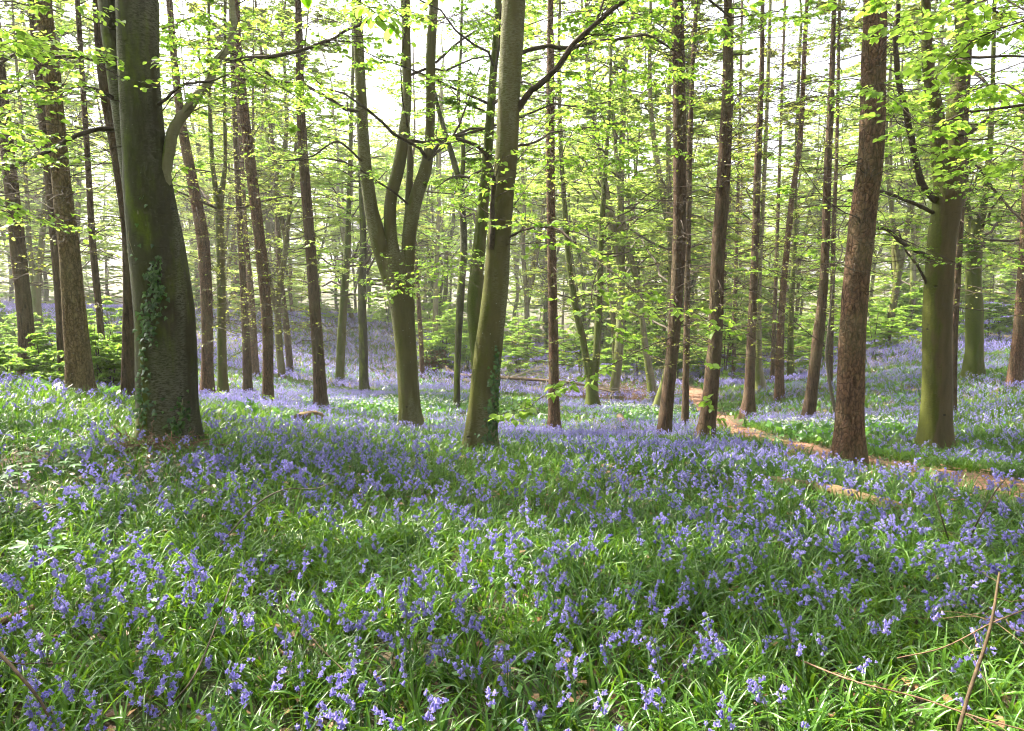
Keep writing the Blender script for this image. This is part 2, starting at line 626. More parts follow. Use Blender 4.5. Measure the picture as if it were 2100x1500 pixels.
# ---------------------------------------------------------------- terrain
# (photo x, photo y, metres ahead) of spots where the ground is seen
GROUND_PX = [(1050, 1500, 2.2), (343, 915, 7.0), (167, 812, 9.5), (57, 806, 12.5), (985, 940, 7.6), (1738, 955, 7.7), (1918, 930, 10),
             (2000, 778, 19), (2078, 800, 16), (844, 895, 13), (658, 845, 16), (549, 838, 17), (425, 822, 17), (457, 822, 18),
             (508, 815, 20), (215, 815, 12.5), (1138, 892, 16), (1361, 905, 14), (1444, 905, 13), (1534, 857, 18), (1656, 873, 16),
             (1598, 826, 22), (1621, 790, 30), (1217, 842, 24), (1340, 826, 27), (1560, 803, 26), (748, 815, 26), (697, 795, 30),
             (935, 820, 24), (523, 778, 26), (80, 705, 26), (20, 680, 34), (2080, 725, 30), (700, 705, 44), (700, 650, 58), (300, 645, 46), (600, 655, 60), (1890, 855, 14),
             (1900, 725, 30), (1900, 690, 38), (1900, 640, 60), (1250, 795, 32), (1250, 745, 46), (1300, 725, 70), (1600, 745, 46), (1600, 715, 70),
             (2050, 1000, 6.5), (1800, 955, 8.2), (1500, 890, 13.5), (1425, 805, 28), (950, 760, 36), (950, 690, 60), (1050, 1100, 4.6), (400, 1000, 5.2), (1600, 1020, 5.6)]
_c = [at(x, y, D) for x, y, D in GROUND_PX]
_c += [np.array(v, float) for v in [(-4, 0, .05), (4, 0, -.08), (0, 0, 0), (0, -10, .2), (-15, -6, .7), (15, -6, -.3), (-14, 8, .5), (-30, 10, .3), (-12, 16, -1.2), (-22, 22, -.9),
                                    (26, 12, -.9), (30, 25, -1.4), (-50, 50, -1.2), (55, 50, -2.2), (0, 90, -5), (-60, 90, -1), (60, 90, -3), (-90, 20, 1), (90, 20, -1), (0, -40, 1), (-60, -40, 2), (60, -40, 1), (-30, 100, -2)]]
_c = np.array(_c)


class TPS:
    def __init__(s, P, z, lam):
        n = len(P)
        s.P = P
        K = s.k(np.linalg.norm(P[:, None] - P[None], axis=2))
        A = np.zeros((n + 3, n + 3))
        A[:n, :n] = K + lam * np.eye(n)
        A[:n, n:] = np.c_[np.ones(n), P]
        A[n:, :n] = A[:n, n:].T
        s.w = np.linalg.solve(A, np.r_[z, 0, 0, 0])

    @staticmethod
    def k(r):
        return np.where(r > 1e-9, r * r * np.log(np.maximum(r, 1e-9)), 0)

    def __call__(s, x, y):
        q = np.stack([np.ravel(x), np.ravel(y)], 1)
        out = np.zeros(len(q))
        for a in range(0, len(q), 20000):
            b = q[a:a + 20000]
            out[a:a + 20000] = s.k(np.linalg.norm(b[:, None] - s.P[None], axis=2)) @ s.w[:-3] + s.w[-3] + b @ s.w[-2:]
        return out.reshape(np.shape(x))


_tps = TPS(_c[:, :2], _c[:, 2], 1.5)


def ground(x, y):
    x, y = np.asarray(x, float), np.asarray(y, float)
    r = np.hypot(x, y)
    f = np.minimum(1, 95.0 / np.maximum(r, 1e-6))
    z = _tps(x * f, y * f) + np.maximum(r - 95, 0) * .012
    return z + .05 * n2(x, y, .55, 3, 2) * np.clip(r / 6, .3, 1) + .022 * n2(x, y, 2.1, 9, 2)


def hit(x, y, dmax=90):
    """ground point seen at a photo pixel"""
    d = ray(x, y)
    D = np.concatenate([np.arange(1.0, 20, .05), np.arange(20, dmax, .25)])
    P = np.array([0, 0, EYE]) + d * (D / d[1])[:, None]
    g = ground(P[:, 0], P[:, 1])
    b = np.nonzero(P[:, 2] <= g)[0]
    i = b[0] if len(b) else len(D) - 1
    return np.array([P[i, 0], P[i, 1], g[i]])


for px, py, r in [(1290, 1075, .62), (1380, 1100, .35), (1330, 1050, .4), (1200, 1005, .22), (1330, 985, .30), (1480, 985, .22), (1700, 1035, .30), (1590, 880, .5), (1480, 860, .5), (1830, 790, .8), (1740, 775, .7),
                  (1700, 805, .6), (1900, 1010, .25), (730, 835, .7), (850, 850, .6), (1330, 850, .7), (1690, 900, .45), (620, 690, 1.6), (560, 660, 1.6), (160, 860, .30), (240, 890, .25), (60, 850, .3), (330, 690, 1.2),
                  (600, 890, .25), (1480, 1000, .2), (1600, 970, .3), (1250, 980, .2), (460, 780, .6), (760, 700, 1.5), (1120, 1000, .15), (1250, 820, .8), (1050, 870, .35), (1560, 1000, .22), (1800, 880, .4)]:
    BEAMS.append((hit(px, py), r * 1.7 + .1))

for v, r in [((100, 700, 14), 1.6), ((230, 720, 14), 1.4), ((30, 640, 17), 2.0), ((180, 680, 20), 2.0)]:
    BEAMS.append((at(*v), r))
for px, py, r in [(1260, 805, 2.2), (560, 700, 2.2), (400, 720, 1.6), (700, 720, 2.0), (900, 875, .7), (1090, 905, .5), (500, 870, .6), (700, 890, .5), (1200, 930, .3), (450, 1030, .22), (830, 1020, .2), (650, 1120, .16), (1050, 1180, .16), (250, 1180, .16), (820, 1300, .12), (400, 1330, .10), (1950, 1180, .12)]:
    BEAMS.append((hit(px, py), r * 1.4 + .05))

# ground sheet: rings of growing size round the camera
_rr = np.concatenate([np.linspace(0.15, 12, 90), 12 * (410 / 12.0) ** (np.linspace(0, 1, 110)[1:] ** 1.1)])
_na = 300
_a = np.arange(_na) / _na * 2 * np.pi
gx, gy = _rr[:, None] * np.sin(_a), _rr[:, None] * np.cos(_a)
gz = ground(gx, gy)
gv = np.stack([gx, gy, gz], -1).reshape(-1, 3)
_i = np.arange(len(_rr) - 1)[:, None] * _na
_j = np.arange(_na)[None]
gq = np.stack([_i + _j, _i + (_j + 1) % _na, _i + _na + (_j + 1) % _na, _i + _na + _j], -1).reshape(-1, 4)[:, ::-1]
m, t, p = new_mat("woodland_soil")
co = objco(t)
n1, n3 = noise(t, co, 1.3, 5), noise(t, co, 28, 6, .7)
c = mixc(t, ramp(t, n3, [(.35, 0), (.65, 1)]), (.035, .026, .015), (.11, .075, .042))
c = mixc(t, ramp(t, n1, [(.42, 0), (.58, .75)]), c, (.03, .06, .014))
lk(t, c, p.inputs["Base Color"])
p.inputs["Roughness"].default_value = .95
bump(t, n3, .8, .03, p)
g = MB()
g.add(gv, gq)
g.add(np.vstack([[0, 0, float(ground(0., 0.))], gv[:_na]]), np.array([[0, 1 + (k + 1) % _na, 1 + k] for k in range(_na)]))
tag(g.build("ground", m), kind="structure")

# path of trodden leaf litter
PATH = np.array([hit(x, y)[:2] for x, y in [(2100, 1010), (1960, 985), (1800, 955), (1660, 925), (1540, 897), (1480, 868), (1440, 835), (1418, 800)]])
PATH = np.vstack([PATH[0] + (PATH[0] - PATH[1]) * 3, PATH[0] + (PATH[0] - PATH[1]), PATH, PATH[-1] + [1.0, 9], PATH[-1] + [6, 20]])
PC = catmull(np.c_[PATH, np.zeros(len(PATH))], 260)[:, :2]


def path_dist(x, y):
    q = np.stack([np.ravel(x), np.ravel(y)], 1)
    out = np.empty(len(q))
    for a in range(0, len(q), 20000):
        out[a:a + 20000] = np.min(np.linalg.norm(q[a:a + 20000, None] - PC[None, ::2], axis=2), 1)
    return out.reshape(np.shape(x))


tn = norm(np.gradient(PC, axis=0))
nrm = np.stack([-tn[:, 1], tn[:, 0]], 1)
hw = .31 + .27 * np.clip((9.5 - PC[:, 1]) / 2, 0, 1) * (PC[:, 0] > 1) + .12 * n2(PC[:, 0], PC[:, 1], 3.1, 33) + .08 * n2(PC[:, 0], PC[:, 1], 1.1, 31)
us = np.linspace(-1, 1, 13)
pv = PC[:, None] + nrm[:, None] * (us[None, :, None] * hw[:, None, None])
pz = ground(pv[..., 0], pv[..., 1]) + .02 * (1 - us[None] ** 2) + .006 - .03 * (np.abs(us[None]) > .99) + .012 * n2(pv[..., 0], pv[..., 1], 4, 8)
k = np.arange(len(PC) - 1)[:, None] * 13 + np.arange(12)[None]
pq = np.stack([k, k + 1, k + 14, k + 13], -1).reshape(-1, 4)
m, t, p = new_mat("path_litter")
co = objco(t)
v = nd(t, "ShaderNodeTexVoronoi", feature='F1'); v.inputs["Scale"].default_value = 26
lk(t, co, v.inputs["Vector"])
n3 = noise(t, co, 40, 5, .7)
c = mixc(t, v.outputs["Color"], (.12, .055, .032), (.32, .16, .10))
c = mixc(t, ramp(t, n3, [(.4, 0), (.7, .7)]), c, (.10, .06, .035))
lk(t, c, p.inputs["Base Color"])
p.inputs["Roughness"].default_value = .95
bump(t, math_(t, 'ADD', n3, v.outputs["Distance"]), .9, .03, p)
tag(MB().add(np.concatenate([pv, pz[..., None]], -1), pq).build("path", m), kind="structure")

# ---------------------------------------------------------------- trees in view
rng = np.random.default_rng(11)


def trunk_tube(mb, px, D, sides=22, top=None, lean=0.0, rough=.03, flare=0.0, dig=.35, m=None, seed=0, dD=0.0, rings=None):
    """px: list of (photo y, photo x, width) from the foot upwards at depth D; grown on to height `top`"""
    pts = []
    n = len(px)
    for i, (y, x, w) in enumerate(px):
        d = D + dD * (i / max(1, n - 1)) ** 1.5
        q = at(x, y, d)
        pts.append([q[0], q[1], q[2], .5 * w * mpp(y, d)])
    pts = np.array(pts)
    if dig:
        b = pts[0].copy()
        gz_ = float(ground(b[0], b[1]))
        if b[2] > gz_:
            step = (pts[0] - pts[1])
            b[:3] += step[:3] * ((b[2] - gz_) / max(-step[2], .05))
            b[2] = gz_
        b2 = b.copy()
        b2[2] = min(b[2], gz_) - dig
        b2[3] *= 1.15
        pts = np.vstack([b2, pts]) if np.linalg.norm(b[:3] - pts[0, :3]) < .05 else np.vstack([b2, b, pts])
    if top is not None and pts[-1, 2] < top:
        q, pr = pts[-1], pts[-2]
        dirv = norm(q[:3] - pr[:3])
        dirv = norm(dirv * np.array([.7, .7, 1]))
        z0 = q[2]
        for f in (.25, .5, .75, 1.0):
            zz = z0 + (top - z0) * f
            nq = np.r_[q[:3] + dirv * (zz - z0) / max(dirv[2], .3) + np.r_[rng.normal(0, .12, 2), 0] * f, max(q[3] * (1 - .85 * f), .012)]
            pts = np.vstack([pts, nq])
    L = np.sum(np.linalg.norm(np.diff(pts[:, :3], axis=0), axis=1))
    rings = rings or int(np.clip(L / .09, 24, 200))
    c = catmull(pts, rings)
    V, Fq = tubes(c[None, :, :3], np.maximum(c[None, :, 3], .006), sides)
    cen = np.repeat(c[:, :3], sides, 0)
    rad = np.repeat(np.maximum(c[:, 3], .006), sides)
    dv = V - cen
    h = cen[:, 2] - (pts[0, 2] + dig)
    ang = np.tile(np.arange(sides) / sides * 2 * np.pi, rings)
    if flare:
        lob = .55 + .45 * np.cos(ang * 5 + seed + 1.2 * np.sin(ang + seed))
        k_ = 1 + flare * lob * np.exp(-np.maximum(h, 0) / .32)
        fl = 1 + .07 * np.cos(ang * 3 + seed * 2 + h * .4) * np.exp(-np.maximum(h, 0) / 3)
        dv = dv * (k_ * fl)[:, None]
    f = fbm(V * np.array([7, 7, 2.2]) / np.clip(rad.mean() * 6, .4, 2), seed, 3)
    dv = dv * (1 + rough * f)[:, None]
    mb.add(cen + dv, Fq)
    return c


def finish(root, mb_t, mat_t, branches, leaves, mat_l, origin, twig=None, extra=()):
    mb_t.build("trunk", mat_t, root, origin)
    if branches.n:
        branches.build("branches", twig or M_TWIG, root, origin)
    if leaves.n:
        leaves.build("crown", mat_l, root, origin)


def canopy(br, lv, c, z0, z1, n, Lr=(1.8, 4.2), size=.15, per=8, az=None, leaf_mul=1.0, el=(-.05, .5), twigs=True, carve=True):
    """limbs with layered foliage on trunk centreline c between heights z0 and z1"""
    z = np.sort(rng.uniform(z0, z1, n))
    P0 = np.stack([np.interp(z, c[:, 2], c[:, k_]) for k_ in (0, 1, 2)], 1)
    r0 = np.interp(z, c[:, 2], c[:, 3])
    a = rng.uniform(0, 2 * np.pi, n) if az is None else az + rng.normal(0, .6, n)
    e = rng.uniform(el[0], el[1], n)
    d = np.stack([np.cos(a) * np.cos(e), np.sin(a) * np.cos(e), np.sin(e)], 1)
    f = (z - z0) / max(z1 - z0, .1)
    L = rng.uniform(Lr[0], Lr[1], n) * (1 - .55 * np.clip(f, 0, 1))
    limb = grow(rng, P0, d, L, 8, rng.uniform(-.18, .12, n), .07)
    br.add(*tubes(limb, np.clip(r0 * .35, .008, .06)[:, None] * np.linspace(1, .2, 8)[None], 6))
    sub, Ls, _ = offshoots(rng, limb, L, per, .2, 1.0, (30, 65), (.28, .5), 5, .3)
    if carve and BEAMS:
        kp = beam_mask(sub)
        sub, Ls = sub[kp], Ls[kp]
    br.add(*tubes(sub, .007 * np.linspace(1, .35, 5)[None] * np.ones((len(sub), 1)), 4))
    tw, Lt, _ = offshoots(rng, sub, Ls, 4, .2, 1.0, (30, 70), (.35, .6), 3, .3)
    if twigs:
        br.add(*tubes(tw, .0035 * np.ones((len(tw), 3)), 3))
    k_ = max(1, int(round(15 * leaf_mul)))
    p1, a1 = leaf_stations(rng, tw, k_)
    p2, a2 = leaf_stations(rng, sub, k_ + 1)
    P, A = np.vstack([p1, p2]), np.vstack([a1, a2])
    if carve:
        P, A = open_beams(P, A)
    add_leaves(lv, rng, P, A, size)


def px_spray(br, lv, path, size, n_side=10, side_len=.35, leaves_per=7, r=.006, hi=True, tint=.55, flat=.45, droop=.12, tips=True):
    """a branch through photo points (x, y, metres ahead) that carries leafy side twigs"""
    P = np.array([at(x, y, D) for x, y, D in path])
    L = np.sum(np.linalg.norm(np.diff(P, axis=0), axis=1))
    c = catmull(P, max(8, len(P) * 5))
    c = c + np.cumsum(rng.normal(0, .006, c.shape), 0) * .6
    br.add(*tubes(c[None], (r * np.linspace(1, .3, len(c)))[None], 6))
    if n_side == 0:
        return c
    sub, Ls, _ = offshoots(rng, c[None], np.array([side_len]), n_side, .12, 1.0, (25, 70), (.6, 1.3), 5, .35, .08, droop)
    br.add(*tubes(sub, r * .4 * np.linspace(1, .3, 5)[None] * np.ones((len(sub), 1)), 4))
    tw, Lt, _ = offshoots(rng, sub, Ls, 3, .2, 1.0, (25, 65), (.35, .6), 4, .35, .08, droop)
    br.add(*tubes(tw, r * .2 * np.ones((len(tw), 4)), 3))
    q1 = leaf_stations(rng, tw, max(2, leaves_per // 2))
    q2 = leaf_stations(rng, sub, leaves_per)
    LP, LA = np.vstack([q1[0], q2[0]]), np.vstack([q1[1], q2[1]])
    if min(D for _, _, D in path) > 6.6:
        LP, LA = open_beams(LP, LA)
    add_leaves(lv, rng, LP, LA, size, hi, flat, tint)
    return c


def dead_twigs(br, c, z0, z1, n, L=(.6, 2.2), r=.008, leaf=None, needle=None):
    z = rng.uniform(z0, z1, n)
    P0 = np.stack([np.interp(z, c[:, 2], c[:, k_]) for k_ in (0, 1, 2)], 1)
    a = rng.uniform(0, 2 * np.pi, n)
    e = rng.normal(.02, .22, n)
    d = np.stack([np.cos(a) * np.cos(e), np.sin(a) * np.cos(e), np.sin(e)], 1)
    LL = rng.uniform(L[0], L[1], n) * rng.uniform(.5, 1, n)
    tw = grow(rng, P0, d, LL, 7, rng.uniform(-.16, .10, n), .07)
    br.add(*tubes(tw, r * rng.uniform(.6, 1.3, (n, 1)) * np.linspace(1, .3, 7)[None], 5))
    sub, Ls, _ = offshoots(rng, tw, LL, 5, .2, 1.0, (25, 65), (.2, .45), 4, .5, .1, .05)
    if needle is not None and BEAMS:
        kp = beam_mask(sub)
        sub, Ls = sub[kp], Ls[kp]
    br.add(*tubes(sub, r * .42 * np.linspace(1, .4, 4)[None] * np.ones((len(sub), 1)), 3))
    s2, L2, _ = offshoots(rng, sub, Ls, 2, .2, 1.0, (25, 65), (.3, .5), 3, .5, .1, .05)
    br.add(*tubes(s2, r * .25 * np.ones((len(s2), 3)), 3))
    if needle is not None:
        k_ = needle[1]
        p1, a1 = leaf_stations(rng, sub, k_)
        p1, a1 = open_beams(p1, a1)
        add_leaves(needle[0], rng, p1, a1, needle[2], False, 1.0)


# name, bark, metres ahead, outline [(photo y, photo x, width)], twig band, label
LARCHES = [
 ("larch_tree", M_FIR, 9.6, [(815, 262, 24), (500, 263, 22), (333, 243, 24), (167, 213, 21), (0, 200, 19)], 40, "thin brown conifer leaning behind the big ivy-hung beech at left", 2),
 ("larch_tree", M_PLATE, 9.2, [(812, 167, 50), (790, 166, 46), (667, 155, 43), (500, 141, 37), (333, 122, 34), (167, 108, 32), (0, 88, 31)], 60, "stout conifer with coarse flaky bark between left frame edge and ivy-hung beech", 3),
 ("larch_tree", M_FIR, 11.5, [(800, 130, 17), (640, 125, 19), (500, 116, 22), (333, 100, 21), (167, 84, 20), (0, 66, 18)], 50, "slim stem half hidden just behind the flaky-barked conifer", 2),
 ("larch_tree", M_FIR, 12.3, [(803, 57, 32), (667, 53, 28), (500, 36, 28), (350, 20, 25), (100, -6, 22)], 70, "dark brown conifer rising from the ridge nearest the left edge", 3),
 ("larch_tree", M_LARCH, 17, [(815, 425, 28), (740, 425, 23), (667, 425, 22), (500, 417, 24), (400, 400, 22), (267, 375, 18), (130, 358, 14), (0, 347, 12)], 130, "reddish conifer first to the right of the ivy-hung beech, curving left higher up", 3),
 ("larch_tree", M_FIR, 20, [(810, 508, 19), (667, 503, 15), (500, 494, 13), (300, 484, 11), (150, 478, 10), (0, 473, 8)], 130, "thin dark conifer with leafy tuft at its foot, left of the curving reddish-brown one", 2),
 ("larch_tree", M_LARCH, 26, [(772, 523, 17), (600, 514, 13), (480, 503, 11), (250, 492, 9)], 60, "pale brown conifer further back, just left of the curving reddish-brown one", 2),
 ("larch_tree", M_LARCH, 17, [(832, 549, 23), (790, 549, 21), (667, 548, 22), (500, 533, 22), (333, 513, 21), (200, 497, 19), (100, 489, 15), (0, 482, 13)], 130, "curving reddish-brown conifer with a green tuft at its foot in the left bluebell carpet", 3),
 ("larch_tree", M_FIR, 16, [(840, 658, 30), (800, 656, 26), (667, 648, 23), (500, 636, 21), (333, 623, 20), (200, 616, 17), (100, 614, 16), (0, 611, 12)], 110, "straight dark conifer standing alone left of the three-stemmed beech", 3),
 ("larch_tree", M_LARCH, 16, [(887, 1138, 28), (833, 1136, 23), (700, 1135, 20), (500, 1131, 18), (333, 1129, 18), (133, 1129, 15), (0, 1129, 12)], 120, "slim upright reddish conifer just right of the central beech", 3),
 ("larch_tree", M_FIR, 13.6, [(902, 1361, 29), (840, 1367, 26), (780, 1373, 25), (700, 1381, 25), (600, 1388, 26), (500, 1393, 27), (333, 1394, 27), (133, 1392, 25), (0, 1390, 23)], 110, "dark conifer left of the path, paired with a stouter leaning one", 3),
 ("larch_tree", M_FIR, 17, [(885, 1405, 15), (700, 1408, 13), (500, 1411, 12), (333, 1414, 11), (150, 1420, 9), (0, 1428, 8)], 130, "thin stem squeezed between the paired dark conifers beside the path", 2),
 ("larch_tree", M_FIR, 12.6, [(903, 1444, 40), (867, 1451, 33), (800, 1458, 31), (700, 1467, 28), (600, 1470, 28), (500, 1474, 28), (400, 1482, 28), (300, 1487, 26), (200, 1492, 23), (100, 1493, 20), (0, 1493, 17)], 110, "stouter dark conifer leaning right at the near edge of the path bend", 3),
 ("larch_tree", M_FIR, 18, [(853, 1534, 28), (800, 1537, 21), (700, 1541, 18), (600, 1545, 16), (500, 1549, 15), (333, 1554, 14), (150, 1562, 10), (0, 1564, 8)], 110, "dark conifer with flared foot first to the right of the path bend", 3),
 ("larch_tree", M_LARCH, 22, [(824, 1598, 20), (700, 1600, 15), (600, 1606, 13), (520, 1613, 12), (400, 1625, 11), (300, 1640, 10), (150, 1648, 9), (0, 1655, 7)], 120, "slender reddish conifer bending right above a sunlit patch of grass", 3),
 ("larch_tree", M_FIR, 16, [(870, 1656, 26), (800, 1665, 22), (700, 1677, 22), (600, 1688, 18), (500, 1693, 16), (333, 1698, 15), (233, 1703, 13), (100, 1708, 10), (0, 1711, 8)], 110, "dark conifer leaning right, left neighbour of the big reddish trunk by the path", 3),
 ("larch_tree", M_FIR, 24, [(745, 1703, 10), (600, 1707, 9), (500, 1709, 9), (300, 1716, 7), (0, 1722, 6)], 70, "very thin conifer directly behind the dark one that leans right", 2),
 ("larch_tree", M_LARCH, 7.9, [(955, 1738, 60), (900, 1740, 55), (833, 1742, 52), (700, 1747, 50), (600, 1754, 49), (500, 1764, 50), (400, 1776, 49), (333, 1785, 49), (233, 1790, 48), (133, 1792, 47), (0, 1795, 43)], 60, "big nearest reddish conifer with rough bark standing at the path edge", 5),
 ("larch_tree", M_LARCH, 16.5, [(800, 2078, 28), (700, 2088, 23), (600, 2095, 20), (500, 2101, 18), (350, 2107, 16), (0, 2118, 12)], 70, "reddish conifer leaning at the far right frame edge", 3),
 ("larch_tree", M_FIR, 13.5, [(850, 1957, 8), (700, 1957, 12), (600, 1961, 14), (500, 1966, 15), (300, 1976, 14), (0, 1990, 12)], 60, "dark stem tucked close behind the right-hand warm-barked beech", 2),
 ("larch_tree", M_FIR, 13.5, [(808, 215, 17), (667, 206, 13), (500, 190, 13), (330, 180, 11), (100, 165, 10)], 60, "thin brown pole just left of the ivy-hung beech, behind the flaky conifer", 2),
 ("larch_tree", M_FIR, 30, [(790, 1583, 9), (600, 1590, 8), (300, 1600, 6), (0, 1610, 5)], 70, "distant thin conifer between the two dark conifers right of the path", 1),
 ("larch_tree", M_FIR, 34, [(795, 1503, 8), (600, 1508, 8), (300, 1516, 6), (0, 1522, 5)], 70, "distant thin conifer seen just right of the leaning path-bend conifer", 1),
]
for idx, (nm, bark, D, px, ntw, lab, q) in enumerate(LARCHES):
    y0, x0, w0 = px[0]
    b = at(x0, y0, D)
    b[2] = float(ground(b[0], b[1]))
    root = empty(nm, b, lab, "conifer tree", "tall conifers among the bluebells")
    tr, br, lv = MB(), MB(), MB()
    top = b[2] + rng.uniform(15, 19)
    c = trunk_tube(tr, px, D, 36 if q >= 5 else (26 if q >= 3 else 14), top, rough=.045 if q > 2 else .03, flare=.38, seed=idx * 3 + 1, rings=None)
    zf = at(x0, -60, D)[2]                       # height of the top of the picture at this depth
    dead_twigs(br, c, b[2] + (1.6 if D > 12 else 2.0), min(max(zf, b[2] + 5), top - 3), ntw, (.5, 2.0 if D < 10 else 2.6), .007 if D < 10 else .009, needle=(lv, 5 if D > 14 else 3, .055) if D > 10 else None)
    # green crown above
    nz = MB()
    z0c = min(max(zf + .3, b[2] + 6.5), top - 5)
    dead_twigs(br, c, z0c, top - .5, 34, (1.2, 3.2), .012)
    canopy(br, lv, c, z0c, top - .5, 16, (1.0, 3.0), .15, 6, leaf_mul=.8, el=(-.25, .25), twigs=False)
    finish(root, tr, bark, br, lv, M_NEEDLE, b)

# ---- beeches
def beech(nm, bark, D, px, stems, lab, top=19, sides=26, flare=.4, low=None, cz=(4.5, None), limbs=12, group="beech trees among the bluebells", cat="beech tree", seed=0, size=.07, leafmat=None, sprays=(), limbs_px=(), twig=None, rough=.025):
    y0, x0, w0 = px[0]
    b = at(x0, y0, D)
    b[2] = float(ground(b[0], b[1]))
    root = empty(nm, b, lab, cat, group)
    tr, br, lv = MB(), MB(), MB()
    cs = [trunk_tube(tr, px, D, sides, None if stems else b[2] + top, rough=rough, flare=flare, seed=seed)]
    for s_, dD in stems:
        cs.append(trunk_tube(tr, s_, D, max(12, sides - 8), b[2] + top * rng.uniform(.8, 1), rough=rough, dig=0, seed=seed + 5, dD=dD))
    for path, r0, r1, *mt in limbs_px:
        P = catmull(np.array([at(x, y, d) for x, y, d in path]), len(path) * 6)
        P = P + np.cumsum(rng.normal(0, .008, P.shape), 0) * .5
        lb = MB()
        rr = np.linspace(r0, r1, len(P)) * (1 + .04 * rng.normal(0, 1, len(P)))
        lb.add(*tubes(P[None], rr[None], 10))
        sb, Ls, _ = offshoots(rng, P[None], np.array([1.2]), 9, .25, 1.0, (25, 65), (.3, .8), 6, .5, .09)
        lb.add(*tubes(sb, min(r1 * .55, .007) * np.linspace(1, .25, 6)[None] * np.ones((len(sb), 1)), 4))
        s2, L2, _ = offshoots(rng, sb, Ls, 4, .2, 1.0, (25, 65), (.3, .6), 4, .4, .09)
        lb.add(*tubes(s2, min(r1 * .2, .003) * np.ones((len(s2), 4)), 3))
        p_, a_ = leaf_stations(rng, s2, 6)
        add_leaves(lv, rng, p_, a_, .06 if D < 12 else .075, D < 8)
        lb.build("limb", mt[0] if mt else (twig or M_TWIG), root, b)
    zf = at(x0, -80, D)[2]
    for c in cs[1:] if stems else cs:
        z0 = cz[0] + b[2] - (1.2 if D > 11 else 0)
        if D < 9:
            z0 = max(z0, zf + .4)
        zt = c[-1, 2] - .5
        canopy(br, lv, c, min(z0, zt - 1), zt, max(5, int(limbs * 1.5) // max(1, len(stems))), Lr=(1.8, 4.2) if D < 11 else (2.2, 4.8), size=size if D > 9 else .13, leaf_mul=1.25, el=(-.05, .5) if D < 11 else (-.1, .8))
    if low:
        z0, z1, n, Lr = low
        canopy(br, lv, cs[0] if not stems else cs[-1], b[2] + z0, b[2] + z1, n, Lr, size=.07 if D < 15 else size, el=(-.1, .25))
    for sp in sprays:
        px_spray(br, lv, **sp)
    finish(root, tr, bark, br, lv, leafmat or M_LEAF, b, twig)
    return root, b, cs


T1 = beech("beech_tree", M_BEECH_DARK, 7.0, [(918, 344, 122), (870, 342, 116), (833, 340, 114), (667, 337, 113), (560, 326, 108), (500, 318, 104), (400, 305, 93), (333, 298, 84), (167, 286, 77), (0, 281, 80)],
      [([(420, 292, 60), (333, 294, 70), (167, 286, 74), (0, 281, 79), (-60, 280, 76)], .3),
       ([(430, 285, 50), (300, 262, 40), (167, 240, 34), (83, 229, 35), (0, 221, 37), (-60, 214, 36)], .5),
       ],
      "massive dark mossy beech with ivy, largest trunk in the photo at left", top=13, sides=44, flare=.16, limbs=24, seed=3, rough=.03,
      limbs_px=[([(335, 400, 7.0), (347, 325, 7.0), (365, 255, 7.0), (390, 210, 7.05), (425, 160, 7.1), (442, 120, 7.1), (474, 90, 7.15), (486, 30, 7.2), (480, -40, 7.3)], .064, .024, M_GREY),
                ([(243, 132, 7.1), (200, 122, 6.9), (130, 118, 6.6), (60, 112, 6.3), (0, 142, 6.0), (-60, 150, 5.8)], .020, .010),
                ([(247, 208, 7.1), (190, 182, 6.8), (120, 175, 6.4), (60, 178, 6.1), (0, 200, 5.8)], .020, .009),
                ([(240, 266, 7.1), (190, 268, 6.9), (90, 312, 6.4), (0, 346, 6.1), (-60, 360, 6.0)], .024, .012),
                ([(325, 216, 6.9), (370, 176, 6.7), (430, 160, 6.5), (470, 143, 6.4)], .016, .008),
                ([(462, 126, 7.0), (560, 115, 6.8), (640, 95, 6.5), (710, 66, 6.2), (780, 30, 6.0)], .022, .009)],
      sprays=[dict(path=[(250, 160, 6.9), (180, 120, 6.2), (90, 90, 5.6), (-10, 130, 5.2)], size=.062, n_side=16, side_len=.55, leaves_per=7),
              dict(path=[(250, 210, 6.9), (150, 200, 6.2), (60, 240, 5.7), (-20, 260, 5.4)], size=.062, n_side=14, side_len=.55, leaves_per=7),
              dict(path=[(330, 230, 6.8), (380, 170, 6.3), (470, 130, 6.0), (530, 150, 5.8)], size=.06, n_side=12, side_len=.4, leaves_per=7),
              dict(path=[(235, 60, 6.9), (170, 30, 6.4), (100, 10, 6.0), (20, -20, 5.6)], size=.06, n_side=12, side_len=.5, leaves_per=7),
              dict(path=[(484, 10, 7.2), (560, -20, 7.5), (640, 20, 8.0), (720, 70, 8.6)], size=.06, n_side=34, side_len=.6, leaves_per=8),
              dict(path=[(480, 60, 7.2), (540, 70, 7.8), (600, 130, 8.5), (650, 200, 9.0)], size=.06, n_side=30, side_len=.6, leaves_per=7),
              dict(path=[(330, 60, 7.1), (380, 40, 7.6), (430, 20, 8.0)], size=.06, n_side=16, side_len=.5, leaves_per=6),
              dict(path=[(320, 420, 7.0), (380, 340, 7.3), (440, 330, 7.5)], size=.055, n_side=7, side_len=.35, leaves_per=6),
              dict(path=[(480, 120, 6.9), (560, 170, 6.7), (640, 230, 6.4), (600, 250, 6.3)], size=.055, n_side=10, side_len=.45, leaves_per=6),
              dict(path=[(260, 300, 6.9), (130, 330, 6.4), (40, 330, 6.0), (-20, 345, 5.9)], size=.06, n_side=14, side_len=.5, leaves_per=6)])

